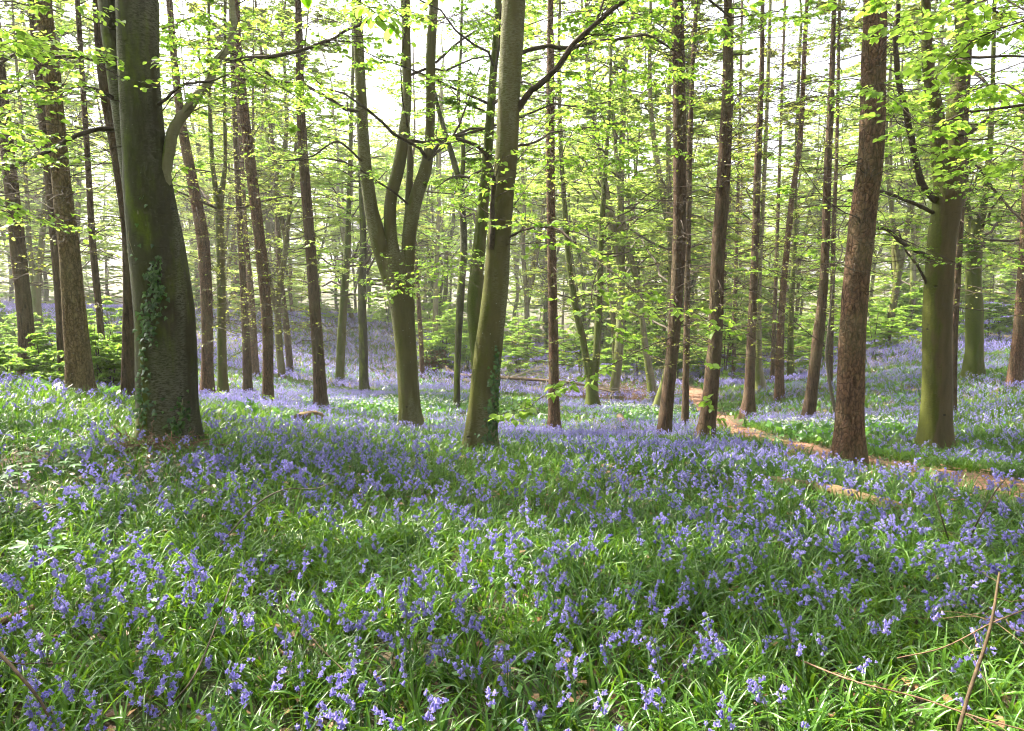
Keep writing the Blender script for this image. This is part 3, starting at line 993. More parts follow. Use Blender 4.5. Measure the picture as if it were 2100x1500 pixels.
T15 = beech("beech_tree", M_BEECH, 12.9, [(893, 844, 54), (833, 840, 44), (767, 836, 42), (700, 831, 44), (640, 825, 48), (600, 820, 52), (560, 813, 54), (520, 806, 52)],
      [([(580, 806, 40), (500, 779, 36), (433, 762, 28), (400, 757, 27), (333, 748, 26), (200, 741, 22), (100, 736, 21), (0, 732, 18)], -.3),
       ([(560, 814, 38), (500, 802, 28), (433, 800, 25), (402, 803, 25), (333, 820, 25), (280, 827, 22), (200, 835, 18), (100, 833, 19), (0, 834, 15)], .2),
       ([(640, 834, 34), (560, 836, 28), (500, 838, 28), (440, 845, 30), (400, 855, 28), (350, 872, 26), (300, 880, 20), (200, 883, 19), (100, 884, 20), (0, 890, 18)], .4),
       ([(470, 840, 16), (420, 837, 13), (333, 841, 13), (260, 836, 9)], .5)],
      "olive-barked beech dividing into several tall curving stems, centre left", top=15, sides=30, flare=.35, cz=(6.3, None), limbs=34, seed=9, size=.066,
      sprays=[dict(path=[(835, 560, 12.5), (890, 548, 10.5), (940, 560, 9.6), (985, 590, 9.2)], size=.065, n_side=22, side_len=.8, leaves_per=8),
              dict(path=[(825, 580, 12.5), (790, 575, 11), (800, 600, 10), (860, 590, 9.5)], size=.055, n_side=14, side_len=.7, leaves_per=8),
              dict(path=[(860, 540, 12.3), (910, 520, 10.8), (960, 530, 10), (1000, 560, 9.6)], size=.065, n_side=18, side_len=.7, leaves_per=8),
              dict(path=[(735, 60, 12.9), (660, 40, 11.8), (590, 70, 11), (520, 60, 10.6)], size=.065, n_side=34, side_len=1.0, leaves_per=9),
              dict(path=[(885, 60, 13), (940, 30, 12), (1000, 60, 11.5)], size=.065, n_side=28, side_len=.9, leaves_per=9),
              dict(path=[(832, 40, 12.9), (780, 20, 12), (700, 90, 11.2), (640, 130, 10.8)], size=.065, n_side=34, side_len=1.0, leaves_per=9),
              dict(path=[(740, 200, 12.8), (690, 190, 12), (620, 230, 11.4), (560, 230, 11)], size=.06, n_side=26, side_len=.9, leaves_per=7),
              dict(path=[(885, 180, 13), (930, 170, 12.4), (980, 200, 12)], size=.06, n_side=20, side_len=.8, leaves_per=7),
              dict(path=[(770, 560, 12.9), (700, 520, 12.6), (640, 490, 12.3)], size=.06, n_side=8, side_len=.6, leaves_per=4)],
      limbs_px=[([(742, 330, 12.6), (690, 290, 12.3), (640, 320, 12), (580, 330, 11.8)], .022, .01),
                ([(893, 130, 13), (940, 90, 13), (990, 60, 13.1), (1040, 50, 13.2)], .024, .01),
                ([(878, 330, 13), (930, 280, 13.2), (960, 210, 13.4), (985, 140, 13.6)], .026, .01),
                ([(850, 430, 13), (790, 380, 12.6), (700, 330, 12.2), (560, 330, 11.9)], .02, .01)])

T16 = beech("beech_tree", M_BEECH, 7.6, [(945, 982, 78), (905, 984, 68), (870, 987, 63), (833, 991, 60), (767, 996, 57), (700, 1004, 55), (600, 1016, 52), (500, 1023, 48), (400, 1031, 47), (300, 1040, 46), (200, 1044, 45), (100, 1049, 47), (0, 1054, 48)],
      [], "tall leaning beech in the centre with ivy at its foot and pale lichen flecks", top=14, sides=40, flare=.30, limbs=14, seed=17, rough=.022,
      limbs_px=[([(1055, 232, 7.6), (1090, 190, 7.5), (1130, 155, 7.3), (1180, 90, 7.1), (1220, 55, 7.0), (1300, -12, 6.8)], .036, .018),
                ([(1195, 80, 7.1), (1222, 45, 7.2), (1233, 0, 7.3), (1240, -40, 7.3)], .016, .010),
                ([(1060, 112, 7.6), (1110, 97, 7.7), (1180, 97, 7.9), (1250, 85, 8.1), (1330, 72, 8.3), (1390, 104, 8.5)], .024, .012),
                ([(1010, 510, 7.5), (1009, 420, 7.4), (1013, 360, 7.38), (1004, 330, 7.35), (990, 305, 7.3), (938, 282, 7.2)], .030, .018),
                ([(1040, 490, 7.6), (1075, 472, 7.3), (1130, 470, 7.0), (1180, 500, 6.6)], .013, .008),
                ([(1060, 300, 7.6), (1100, 290, 7.8), (1130, 270, 8.2), (1180, 262, 8.8), (1270, 250, 9.2)], .014, .007)],
      sprays=[dict(path=[(1040, 500, 7.5), (1160, 500, 6.6), (1260, 560, 5.8), (1340, 640, 5.4), (1400, 700, 5.2), (1445, 770, 5.0), (1475, 850, 4.9)], size=.062, n_side=16, side_len=.28, leaves_per=5, droop=.3),
              dict(path=[(1380, 690, 5.25), (1300, 730, 5.1), (1210, 770, 5.0), (1130, 800, 4.9), (1085, 830, 4.8), (1060, 845, 4.7), (1010, 862, 4.6), (990, 880, 4.6)], size=.062, n_side=13, side_len=.2, leaves_per=5, r=.004, droop=.25),
              dict(path=[(1230, 540, 6.0), (1210, 620, 5.8), (1250, 690, 5.7), (1310, 720, 5.6)], size=.06, n_side=14, side_len=.45, leaves_per=5),
              dict(path=[(1330, 640, 5.4), (1380, 640, 5.2), (1440, 660, 5.1), (1480, 690, 5.0)], size=.06, n_side=10, side_len=.3, leaves_per=5),
              dict(path=[(1045, 60, 7.6), (980, 20, 8.2), (910, 40, 9.0), (850, 30, 9.6)], size=.06, n_side=30, side_len=.6, leaves_per=8),
              dict(path=[(1060, 60, 7.6), (1150, 30, 8.2), (1250, 20, 8.8), (1350, 30, 9.4)], size=.065, n_side=34, side_len=.9, leaves_per=9),
              dict(path=[(1070, 130, 7.6), (1180, 110, 8.4), (1300, 150, 9.2), (1400, 150, 9.8)], size=.065, n_side=36, side_len=.9, leaves_per=9),
              dict(path=[(1055, 420, 7.5), (1120, 340, 8.6), (1200, 320, 9.4), (1280, 345, 10)], size=.07, n_side=30, side_len=.8, leaves_per=9),
              dict(path=[(1060, 330, 7.5), (1150, 230, 8.8), (1240, 250, 9.5), (1330, 340, 10)], size=.07, n_side=26, side_len=.9, leaves_per=9)])

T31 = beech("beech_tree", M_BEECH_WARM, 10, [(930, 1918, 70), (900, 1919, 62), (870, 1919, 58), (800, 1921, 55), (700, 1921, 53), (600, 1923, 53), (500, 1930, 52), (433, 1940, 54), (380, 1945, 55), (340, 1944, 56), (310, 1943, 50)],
      [([(400, 1936, 34), (330, 1928, 32), (233, 1920, 28), (133, 1903, 22), (40, 1900, 18), (-40, 1898, 16)], -.3),
       ([(400, 1952, 36), (330, 1954, 34), (233, 1960, 34), (133, 1970, 28), (0, 1985, 22)], .4)],
      "warm-barked beech with an orange streak and flared foot, beside the path at right", top=14, sides=36, flare=.3, limbs=20, seed=23, size=.068,
      limbs_px=[([(1922, 415, 10), (1893, 375, 9.8), (1876, 290, 9.6), (1850, 170, 9.4), (1845, 90, 9.3), (1850, 0, 9.2)], .050, .028),
                ([(1905, 528, 10), (1877, 513, 9.8), (1847, 498, 9.6), (1815, 470, 9.4), (1770, 470, 9.2)], .036, .016),
                ([(1916, 436, 10), (1867, 412, 9.7), (1810, 393, 9.4), (1740, 390, 9.1)], .028, .014),
                ([(1900, 582, 10), (1882, 545, 9.9), (1862, 518, 9.8), (1845, 480, 9.7)], .020, .01),
                ([(1965, 120, 10), (2010, 160, 9.5), (2050, 210, 9), (2100, 240, 8.6)], .025, .012),
                ([(1960, 300, 10.1), (2010, 350, 9.8), (2060, 420, 9.4), (2110, 470, 9)], .022, .012)],
      sprays=[dict(path=[(1900, 420, 9.9), (1860, 330, 8.5), (1840, 250, 7.8), (1800, 170, 7.2)], size=.065, n_side=20, side_len=.7, leaves_per=8),
              dict(path=[(1900, 80, 9.8), (1760, 60, 9.2), (1640, 40, 8.8), (1530, 60, 8.6)], size=.055, n_side=32, side_len=.9, leaves_per=8),
              dict(path=[(1890, 200, 9.8), (1700, 190, 9.4), (1560, 170, 9.2), (1450, 190, 9.1)], size=.055, n_side=32, side_len=.9, leaves_per=8),
              dict(path=[(1960, 400, 9.9), (2010, 340, 8.6), (2060, 380, 8), (2120, 420, 7.6)], size=.055, n_side=24, side_len=.8, leaves_per=9),
              dict(path=[(1960, 250, 9.9), (2030, 180, 8.4), (2080, 240, 7.6), (2140, 300, 7)], size=.055, n_side=24, side_len=.8, leaves_per=9),
              
              dict(path=[(2010, 560, 11), (2060, 520, 10), (2110, 530, 9.5)], size=.065, n_side=20, side_len=.9, leaves_per=8)])

beech("beech_tree", M_BEECH_MOSS, 12, [(880, 988, 28), (800, 985, 30), (700, 979, 32), (640, 974, 33), (600, 974, 30), (500, 983, 26), (400, 993, 22), (300, 1001, 20), (200, 1008, 17), (0, 1022, 14)], [],
      "bright mossy green beech hugging the left side of the central beech", flare=.2, limbs=12, seed=31, sides=22, low=(4.2, 6.5, 5, (1.2, 2.4)))
beech("beech_tree", M_BEECH_DARK, 20, [(828, 937, 14), (760, 938, 13), (700, 940, 14), (600, 945, 16), (500, 951, 15), (420, 947, 14), (380, 943, 13), (330, 930, 12), (235, 902, 9), (150, 882, 7)],
      [([(400, 945, 11), (300, 950, 9), (220, 940, 7), (100, 945, 6)], .3)],
      "dark forked beech whose stem bends left, behind the mossy green beech", flare=.2, limbs=16, seed=37, sides=16, low=(5, 9, 8, (1.5, 3.5)))
beech("beech_tree", M_BEECH_MOSS, 18, [(818, 457, 27), (780, 456, 20), (720, 455, 18), (500, 452, 17), (400, 448, 17)],
      [([(430, 447, 14), (370, 440, 10), (330, 435, 9), (200, 430, 8), (0, 428, 6)], 0), ([(430, 450, 14), (370, 458, 10), (330, 462, 8), (200, 460, 7), (0, 462, 6)], .4)],
      "smooth mossy beech pole forking high up, between two reddish conifers at left", flare=.25, limbs=14, seed=41, sides=18, low=(4, 8, 5, (1.2, 2.6)))
beech("beech_tree", M_BEECH_MOSS, 26, [(695, 80, 20), (640, 75, 18), (580, 73, 18)],
      [([(600, 73, 16), (500, 85, 12), (400, 92, 10), (200, 100, 8)], .4), ([(600, 72, 12), (500, 60, 10), (400, 55, 8), (200, 40, 6)], -.4)],
      "greenish beech forking low on the slope behind the left-edge conifer", flare=.25, limbs=16, seed=43, sides=14, low=(3, 8, 10, (1.5, 3.5)))
beech("beech_tree", M_BEECH_MOSS, 24, [(842, 1217, 34), (815, 1215, 26), (780, 1214, 25), (740, 1213, 26)],
      [([(770, 1207, 16), (700, 1196, 14), (640, 1182, 14), (540, 1167, 12), (430, 1158, 11), (300, 1150, 9), (100, 1146, 7)], .3), ([(770, 1220, 16), (700, 1225, 15), (600, 1229, 14), (500, 1232, 12), (350, 1241, 10), (200, 1250, 7), (0, 1256, 6)], .3)],
      "two-stemmed beech with flared dark foot behind the slim reddish conifer", flare=.45, limbs=18, seed=47, sides=18, low=(4, 9, 8, (1.5, 3.5)))
beech("beech_tree", M_GREY, 27, [(827, 1342, 27), (800, 1338, 20), (780, 1335, 18), (700, 1322, 13), (620, 1313, 12), (560, 1302, 13), (500, 1285, 12), (400, 1270, 10), (300, 1262, 8), (100, 1250, 6)], [],
      "pale grey beech bending left, behind the drooping leafy branch", flare=.35, limbs=14, seed=53, sides=16, low=(4, 9, 8, (1.5, 3.5)))
beech("beech_tree", M_GREY, 26, [(804, 1560, 26), (780, 1559, 20), (750, 1557, 14), (650, 1556, 11), (550, 1558, 10), (300, 1570, 8), (0, 1580, 6)], [],
      "grey beech with a flared foot close behind the first conifer right of the path", flare=.5, limbs=14, seed=59, sides=16, low=(4, 9, 6, (1.5, 3.2)))
beech("beech_tree", M_BEECH_MOSS, 30, [(790, 1621, 16), (700, 1621, 12), (600, 1624, 11), (500, 1630, 9), (350, 1632, 8), (100, 1640, 6)], [],
      "thin bright green mossy pole right of the slender reddish conifer", flare=.3, limbs=14, seed=61, sides=14, low=(4, 10, 8, (1.5, 3.2)))
beech("beech_tree", M_BEECH_MOSS, 19, [(778, 1998, 42), (745, 1997, 35), (720, 1997, 33), (640, 1997, 32), (560, 1996, 29), (500, 1998, 30), (450, 2000, 30)],
      [([(480, 1992, 18), (420, 1982, 14), (330, 1978, 12), (200, 1970, 9), (0, 1960, 7)], .4), ([(490, 2004, 18), (430, 2016, 14), (330, 2028, 12), (200, 2035, 9), (0, 2040, 7)], -.2)],
      "gnarled very mossy beech on the bluebell slope near the right edge", flare=.4, limbs=20, seed=67, sides=24, low=(2.5, 6, 12, (1.2, 2.8)), rough=.07)
beech("beech_tree", M_BEECH_MOSS, 30, [(797, 697, 22), (760, 698, 18), (700, 700, 18), (600, 706, 16), (520, 712, 14), (400, 716, 10), (200, 722, 8)], [],
      "mossy stem standing well behind, just left of the three-stemmed beech", flare=.3, limbs=14, seed=71, sides=16, low=(4, 10, 8, (1.5, 3.2)))
beech("beech_tree", M_BEECH_DARK, 26, [(816, 748, 25), (780, 746, 19), (700, 745, 18), (600, 742, 16), (500, 745, 14), (350, 740, 10), (150, 738, 7)], [],
      "dark stem between the distant mossy stem and the three-stemmed beech", flare=.3, limbs=14, seed=73, sides=16, low=(4, 9, 8, (1.5, 3.2)))
beech("beech_tree", M_GREY, 40, [(735, 892, 17), (700, 892, 14), (600, 894, 11), (400, 900, 8), (200, 905, 6)], [],
      "grey trunk rising directly behind the ivy-covered upturned root plate", flare=.3, limbs=14, seed=79, sides=14, low=(4, 10, 8, (1.5, 3.2)))
# thin bent sapling by the leaning conifer
beech("sapling_tree", M_TWIG_GREY, 15, [(842, 1713, 8), (800, 1704, 7), (760, 1698, 7), (720, 1695, 6), (680, 1699, 5), (640, 1703, 4), (590, 1708, 3)], [],
      "thin bent leafless sapling between the leaning conifer and the big reddish trunk", top=4.6, flare=0, limbs=4, seed=83, sides=8, cz=(2.8, None), cat="sapling", group="saplings")

# trees whose stems stand outside the picture and whose boughs hang into it
def outside(b, bark, lab, sprays, seed, r=.16, top=12):
    b = np.array([b[0], b[1], float(ground(b[0], b[1]))])
    root = empty("beech_tree", b, lab, "beech tree", "beech boughs reaching into the picture")
    tr, br, lv = MB(), MB(), MB()
    z = np.linspace(0, top, 9)
    c = np.stack([b[0] + .1 * np.sin(z * .6 + seed), b[1] + .1 * np.cos(z * .5), b[2] + z - .3, r * (1 - z / top * .85)], 1)
    c = catmull(c, 70)
    tr.add(*tubes(c[None, :, :3], c[None, :, 3], 16))
    canopy(br, lv, c, b[2] + 5.5, b[2] + top - .5, 12, size=.13)
    for sp in sprays:
        sp = dict(sp)
        P0 = at(*sp['path'][0])
        c0 = np.stack([np.interp(P0[2] - .4, c[:, 2], c[:, k]) for k in range(3)])
        lb = catmull(np.array([c0, c0 * .4 + P0 * .6 + [0, 0, .15], P0]), 14)
        br.add(*tubes(lb[None], np.linspace(.03, sp.get('r', .006), 14)[None], 8))
        px_spray(br, lv, **sp)
    finish(root, tr, bark, br, lv, M_LEAF, b)


outside((4.6, 3.4), M_BEECH, "big bright lime-green beech leaves hanging into the upper right corner", [
    dict(path=[(2250, 60, 3.4), (2120, 40, 3.5), (2020, 80, 3.6), (1930, 150, 3.8)], size=.056, n_side=15, side_len=.34, leaves_per=7),
    dict(path=[(2250, -60, 3.3), (2080, -20, 3.5), (1960, 20, 3.8), (1850, 60, 4.2), (1790, 110, 4.5)], size=.056, n_side=15, side_len=.36, leaves_per=7),
    dict(path=[(2250, 200, 3.5), (2130, 210, 3.8), (2040, 170, 4.2), (1960, 200, 4.6), (1880, 190, 4.9)], size=.056, n_side=14, side_len=.4, leaves_per=7),
    dict(path=[(2250, 330, 3.6), (2120, 330, 4.2), (2030, 300, 4.8), (1960, 330, 5.2)], size=.062, n_side=20, side_len=.4, leaves_per=7),
    dict(path=[(2250, 120, 3.9), (2000, -40, 4.6), (1850, -20, 5.2), (1700, 20, 5.6)], size=.056, n_side=17, side_len=.45, leaves_per=7),
    dict(path=[(1990, 230, 4.6), (1900, 260, 5.0), (1840, 210, 5.3), (1800, 190, 5.4)], size=.062, n_side=14, side_len=.35, leaves_per=6)], 1)
outside((-1.6, -1.4), M_BEECH, "few large pale leaves on a twig dangling from the top edge, left of centre", [
    dict(path=[(560, -220, 2.2), (640, -90, 2.4), (720, -10, 2.5), (770, 15, 2.55), (800, 40, 2.6)], size=.06, n_side=7, side_len=.12, leaves_per=3, r=.004, droop=.5),
    dict(path=[(640, -90, 2.5), (850, -60, 3.0), (880, -15, 3.2)], size=.06, n_side=5, side_len=.14, leaves_per=3, r=.004, droop=.4)], 2)
outside((-4.9, 3.0), M_BEECH, "beech boughs with small fresh leaves coming in from the left frame edge", [
    dict(path=[(-120, 60, 3.9), (-20, 50, 4.4), (60, 90, 4.9), (140, 100, 5.2)], size=.06, n_side=14, side_len=.4, leaves_per=6),
    dict(path=[(-120, 260, 4.6), (-30, 250, 5.4), (60, 270, 6.0), (110, 300, 6.4)], size=.06, n_side=14, side_len=.45, leaves_per=6),
    dict(path=[(-120, 420, 5.2), (-30, 420, 6.4), (60, 450, 7.5), (120, 480, 8.5)], size=.065, n_side=16, side_len=.6, leaves_per=7)], 3)

# ---------------------------------------------------------------- background wood: copies of a few trees
def proto_beech(k):
    root = empty("beech_tree", (0, 0, 0), "x", "beech tree", "x")
    tr, br, lv = MB(), MB(), MB()
    h = rng.uniform(17, 22)
    z = np.linspace(0, h, 10)
    fork = rng.uniform(2.5, 6)
    c = catmull(np.stack([np.cumsum(rng.normal(0, .2, 10)), np.cumsum(rng.normal(0, .2, 10)), z - .4, .17 * (1 - z / h * .9)], 1), 70)
    V, Fq = tubes(c[None, :, :3], (c[None, :, 3] * (1 + .5 * np.exp(-np.maximum(c[None, :, 2] + .2, 0) / .35))), 12)
    tr.add(V * (1 + 0 * V), Fq)
    cs = [c]
    for q in range(1 + k % 3):
        a = rng.uniform(0, 6.28)
        p0 = np.array([np.interp(fork, c[:, 2], c[:, j]) for j in range(3)])
        hh = h * rng.uniform(.75, .95) - fork
        P = np.array([p0, p0 + [.5 * math.cos(a), .5 * math.sin(a), hh * .15], p0 + [1.2 * math.cos(a), 1.2 * math.sin(a), hh * .45], p0 + [1.7 * math.cos(a + .3), 1.7 * math.sin(a + .3), hh]])
        s_ = catmull(np.c_[P, [.11, .10, .07, .02]], 40)
        tr.add(*tubes(s_[None, :, :3], s_[None, :, 3], 10))
        cs.append(s_)
        fork += .8
    for c_ in cs:
        canopy(br, lv, c_, max(2.6, c_[0, 2] + .5), c_[-1, 2] - .4, 30 if c_ is c else 19, (1.9, 4.8), .095, 8, leaf_mul=3.0, el=(-.05, .95), twigs=True, carve=False)
    finish(root, tr, [M_BEECH_MOSS, M_GREY, M_BEECH, M_BEECH_MOSS, M_BEECH][k % 5], br, lv, M_LEAF_FAR, (0, 0, 0), M_TWIG_GREY)
    return root


def proto_larch(k):
    root = empty("larch_tree", (0, 0, 0), "x", "conifer tree", "x")
    tr, br, lv = MB(), MB(), MB()
    h = rng.uniform(16, 20)
    z = np.linspace(0, h, 9)
    c = catmull(np.stack([np.cumsum(rng.normal(0, .13, 9)), np.cumsum(rng.normal(0, .13, 9)), z - .4, .16 * (1 - z / h * .85)], 1), 60)
    tr.add(*tubes(c[None, :, :3], c[None, :, 3], 10))
    dead_twigs(br, c, 1.5, 10, 110, (.8, 2.8), .011, needle=(lv, 5, .075))
    canopy(br, lv, c, 8, h - .4, 26, (1.2, 3.2), .12, 6, leaf_mul=.8, el=(-.3, .15), twigs=False, carve=False)
    finish(root, tr, [M_LARCH, M_FIR][k % 2], br, lv, M_NEEDLE if k != 1 else M_LEAF_DEEP, (0, 0, 0))
    return root


def proto_shrub(k, h, n, size, nm, matl):
    root = empty(nm, (0, 0, 0), "x", "shrub", "x")
    br, lv, tr = MB(), MB(), MB()
    for q in range(3):
        a = rng.uniform(0, 6.28)
        hh = h * rng.uniform(.6, 1)
        P = np.array([[0, 0, -.15], [.1 * math.cos(a), .1 * math.sin(a), hh * .4], [.35 * math.cos(a), .35 * math.sin(a), hh]])
        c = catmull(np.c_[P, [.022, .016, .004]], 20)
        tr.add(*tubes(c[None, :, :3], c[None, :, 3], 7))
        canopy(br, lv, c, .15 * h, hh, n, (.5, 1.5 * h / 3), size * 1.25, 7, leaf_mul=1.3, el=(-.1, .4), carve=False)
    finish(root, tr, M_TWIG, br, lv, matl, (0, 0, 0))
    return root


def proto_thicket(k):
    root = empty("young_beech", (0, 0, 0), "x", "young beech", "x")
    tr, br, lv = MB(), MB(), MB()
    h = rng.uniform(7, 10)
    z = np.linspace(0, h, 8)
    c = catmull(np.stack([np.cumsum(rng.normal(0, .12, 8)), np.cumsum(rng.normal(0, .12, 8)), z - .4, .08 * (1 - z / h * .9)], 1), 40)
    tr.add(*tubes(c[None, :, :3], c[None, :, 3], 8))
    canopy(br, lv, c, .6, h - .3, 34, (1.4, 3.6), .14, 7, leaf_mul=2.1, el=(-.1, .45), twigs=False, carve=False)
    finish(root, tr, M_BEECH, br, lv, [M_LEAF_FAR, M_LEAF_FAR, M_LEAF_DEEP][k], (0, 0, 0))
    return root


PT = [proto_thicket(k) for k in range(3)]
PB = [proto_beech(k) for k in range(5)]
PL = [proto_larch(k) for k in range(3)]
PS = [proto_shrub(k, [2.2, 3.0, 4.2, 1.5][k], [7, 9, 11, 6][k], [.065, .07, .075, .06][k], "beech_shrub", M_LEAF) for k in range(4)]
PD = [proto_shrub(4, 3.4, 10, .085, "evergreen_shrub", M_LEAF_DEEP), proto_shrub(5, 5.0, 13, .085, "evergreen_shrub", M_LEAF_DEEP)]
_used = {}


def stand(proto, x, y, s, lab, group, sz=1.0):
    o = proto if proto.name not in _used else copy_tree(proto)
    _used[proto.name] = 1
    o.location = (x, y, float(ground(x, y)) - .05)
    o.rotation_euler = (rng.normal(0, .04), rng.normal(0, .04), rng.uniform(0, 6.28))
    o.scale = (s, s, s * sz)
    o["label"], o["group"] = lab, group
    return o


def px_of(x, y, z):
    d = np.array([x, y, z - EYE])
    fw = d[1] * CP - d[2] * SP
    up = d[1] * SP + d[2] * CP
    return W / 2 + F * d[0] / fw, H / 2 - F * up / fw


pts = []
tries = 0
heroes = [(o.location.x, o.location.y) for o in SC.objects if o.get("category") in ("beech tree", "conifer tree") and o.get("label") != "x"]
while len(pts) < 160 and tries < 20000:
    tries += 1
    D = math.sqrt(rng.uniform(21 ** 2, 85 ** 2))
    x = rng.uniform(-1, 1) * (D * .80 + 2)
    px, py = px_of(x, D, float(ground(x, D)))
    if D < 46 and 190 < px < 900 and rng.random() < .76:
        continue                                   # open bluebell slope at left
    if D < 30 and rng.random() < .3:
        continue
    if D < 34 and 1400 < px < 2100 and rng.random() < .6:
        continue
    md = 1.8 if D < 40 else 2.4
    if any((x - a) ** 2 + (D - b) ** 2 < md * md for a, b in pts) or any((x - a) ** 2 + (D - b) ** 2 < 2.2 for a, b in heroes):
        continue
    if path_dist(np.array([x]), np.array([D]))[0] < 1.2:
        continue
    pts.append((x, D))
for x, D in pts:
    px = W / 2 + F * x / D
    conifer = rng.random() < (.2 if px > 1350 else (.18 if px < 700 else .08))
    side = "left bluebell slope" if px < 700 else ("valley in the middle" if px < 1350 else "right bluebell slope")
    far = "distant" if D > 45 else "slender"
    if conifer:
        stand(PL[int(rng.integers(3))], x, D, rng.uniform(.8, 1.1), f"{far} conifer in the leafy background wood behind the {side}", f"{far} background conifers, {side}")
    else:
        stand(PB[int(rng.integers(5))], x, D, rng.uniform(.9, 1.2), f"{far} pale-leaved beech in the background wood behind the {side}", f"{far} background beeches, {side}")

# understorey
def shrub_px(px, py, k, s, lab, group, dark=False):
    q = hit(px, py)
    stand((PD if dark else PS)[k], q[0], q[1], s, lab, group)


n_sh = 0
for D0, D1, x0, x1, n, kk, sc in [(11.0, 16, -80, 275, 34, (0, 3), (.45, .8)), (16, 27, -150, 300, 30, (0, 1, 3), (.6, 1.05)), (46, 62, 150, 900, 18, (1, 2), (.8, 1.3)),
                                  (32, 56, 850, 1400, 40, (0, 1, 2), (.8, 1.25)), (32, 52, 1400, 2150, 38, (0, 1, 2), (.8, 1.3))]:
    for _ in range(n):
        D = rng.uniform(D0, D1)
        px = rng.uniform(x0, x1)
        x = (px - W / 2) / F * D
        dark = px > 1000 and rng.random() < .3 and D > 30
        lab = ("bright young beech shrub with fresh leaves on the ridge slope at far left" if px < 300 and D < 30 else
               ("pale green bush at the top of the left bluebell slope" if px < 900 else
                ("dense dark green bush at the edge of the background wood" if dark else
                 ("light green bush at the foot of the wood in the valley" if px < 1400 else "light green bush lining the wood above the right bluebell slope"))))
        g_ = lab.split(" at ")[0] + "s"
        stand((PD[int(rng.integers(2))] if dark else PS[int(rng.choice(kk))]), x, D, rng.uniform(*sc), lab, lab)

n_t = 0
while n_t < 105:
    D = math.sqrt(rng.uniform(44 ** 2, 105 ** 2))
    px = rng.uniform(-150, 2250)
    if D < 54 and px < 950:
        continue
    x = (px - W / 2) / F * D
    dark = px > 1000 and rng.random() < .22
    wh = "at the head of the left bluebell slope" if px < 800 else ("filling the valley bottom" if px < 1400 else "closing the view above the right bluebell slope")
    stand(PT[2] if dark else PT[int(rng.integers(2))], x, D, rng.uniform(.6, 1.05), f"{'deep' if dark else 'pale'} green leafy young beech {wh}", f"{'deep' if dark else 'pale'} green young beeches {wh}")
    n_t += 1

# unseen canopy trees beside and behind the picture, added to shade the ground
def off_tree(x, y, top, z0=5.2, n=22, r=.16):
    b = np.array([x, y, float(ground(x, y))])
    root = empty("beech_tree", b, "unseen beech outside the picture, added to shade the ground", "beech tree", "trees outside the picture")
    tr, br, lv = MB(), MB(), MB()
    z = np.linspace(0, top, 9)
    c = catmull(np.stack([b[0] + np.cumsum(rng.normal(0, .1, 9)), b[1] + np.cumsum(rng.normal(0, .1, 9)), b[2] + z - .3, r * (1 - z / top * .85)], 1), 60)
    tr.add(*tubes(c[None, :, :3], c[None, :, 3], 14))
    canopy(br, lv, c, b[2] + z0, b[2] + top - .5, n, (2.2, 4.6), .15, 8, twigs=False)
    finish(root, tr, M_BEECH, br, lv, M_LEAF, b)


for x, y, t_ in [(-9.5, 6.5, 14), (-12, 9.5, 15), (-8, 3.2, 13), (-13, 5, 15), (9, 6.5, 13), (13, 11, 14), (-11, 0, 14)]:
    off_tree(x, y, t_)

# wood behind the camera: unseen trees added to keep sky light off trunk fronts
for k in range(34):
    a = rng.uniform(R_(100), R_(262))
    d_ = rng.uniform(7, 22)
    stand(PT[int(rng.integers(3))] if k % 3 else PB[int(rng.integers(5))], d_ * math.sin(a), d_ * math.cos(a), rng.uniform(.8, 1.1), "unseen leafy tree of the wood behind the camera, added to block sky light", "trees behind the camera")

# ---------------------------------------------------------------- ground cover
GAR = [(hit(x, y)[:2], r) for x, y, r in [(740, 848, 2.2), (640, 842, 1.0), (880, 838, 2.2), (985, 845, 1.4), (1120, 868, .8), (1330, 860, 1.6), (1270, 848, 1.6), (1400, 850, .8), (1690, 900, 1.1), (1800, 890, 1.2), (1610, 890, .7), (840, 800, 1.8), (700, 760, 2.5)]]


def garlic(x, y):
    v = np.zeros_like(x)
    for c, r in GAR:
        v = np.maximum(v, 1 - np.hypot(x - c[0], (y - c[1]) * .7) / r)
    return np.clip(v + .35 * n2(x, y, .9, 21), 0, 1)


LIT = [(hit(x, y)[:2], r) for x, y, r in [(330, 960, 1.0), (120, 1010, .9), (250, 1010, .8), (40, 950, .7), (420, 960, .5), (960, 960, .35)]]


def litter(x, y):
    v = np.zeros_like(x)
    for c, r in LIT:
        v = np.maximum(v, 1 - np.hypot(x - c[0], y - c[1]) / r)
    return np.clip(v * 1.3 + .3 * n2(x, y, 1.7, 25), 0, 1)


def spots(D0, D1, n, margin=1.4, k=.80):
    D = np.sqrt(rng.uniform(D0 ** 2, D1 ** 2, n))
    x = rng.uniform(-1, 1, n) * (D * k + margin)
    return x, D


NEARP = PC[(PC[:, 0] > 1.5) & (PC[:, 1] < 11)]


def off_path(x, y, w=.36):
    nearp = np.clip((10.5 - y) / 2.5, 0, 1) * (x > 1.2)
    d = path_dist(x, y)
    # worn, thinly grown verge on the open side of the path
    verge = (nearp > 0) & (y < np.interp(x, NEARP[::-1, 0] if NEARP[0, 0] > NEARP[-1, 0] else NEARP[:, 0], NEARP[::-1, 1] if NEARP[0, 0] > NEARP[-1, 0] else NEARP[:, 1])) & (d < 1.5) & (_hash((x * 1e4).astype(np.int64), (y * 1e4).astype(np.int64), 0, 3) < .75)
    return (d > w + .2 * nearp + .10 * n2(x, y, 2.3, 14)) & ~verge


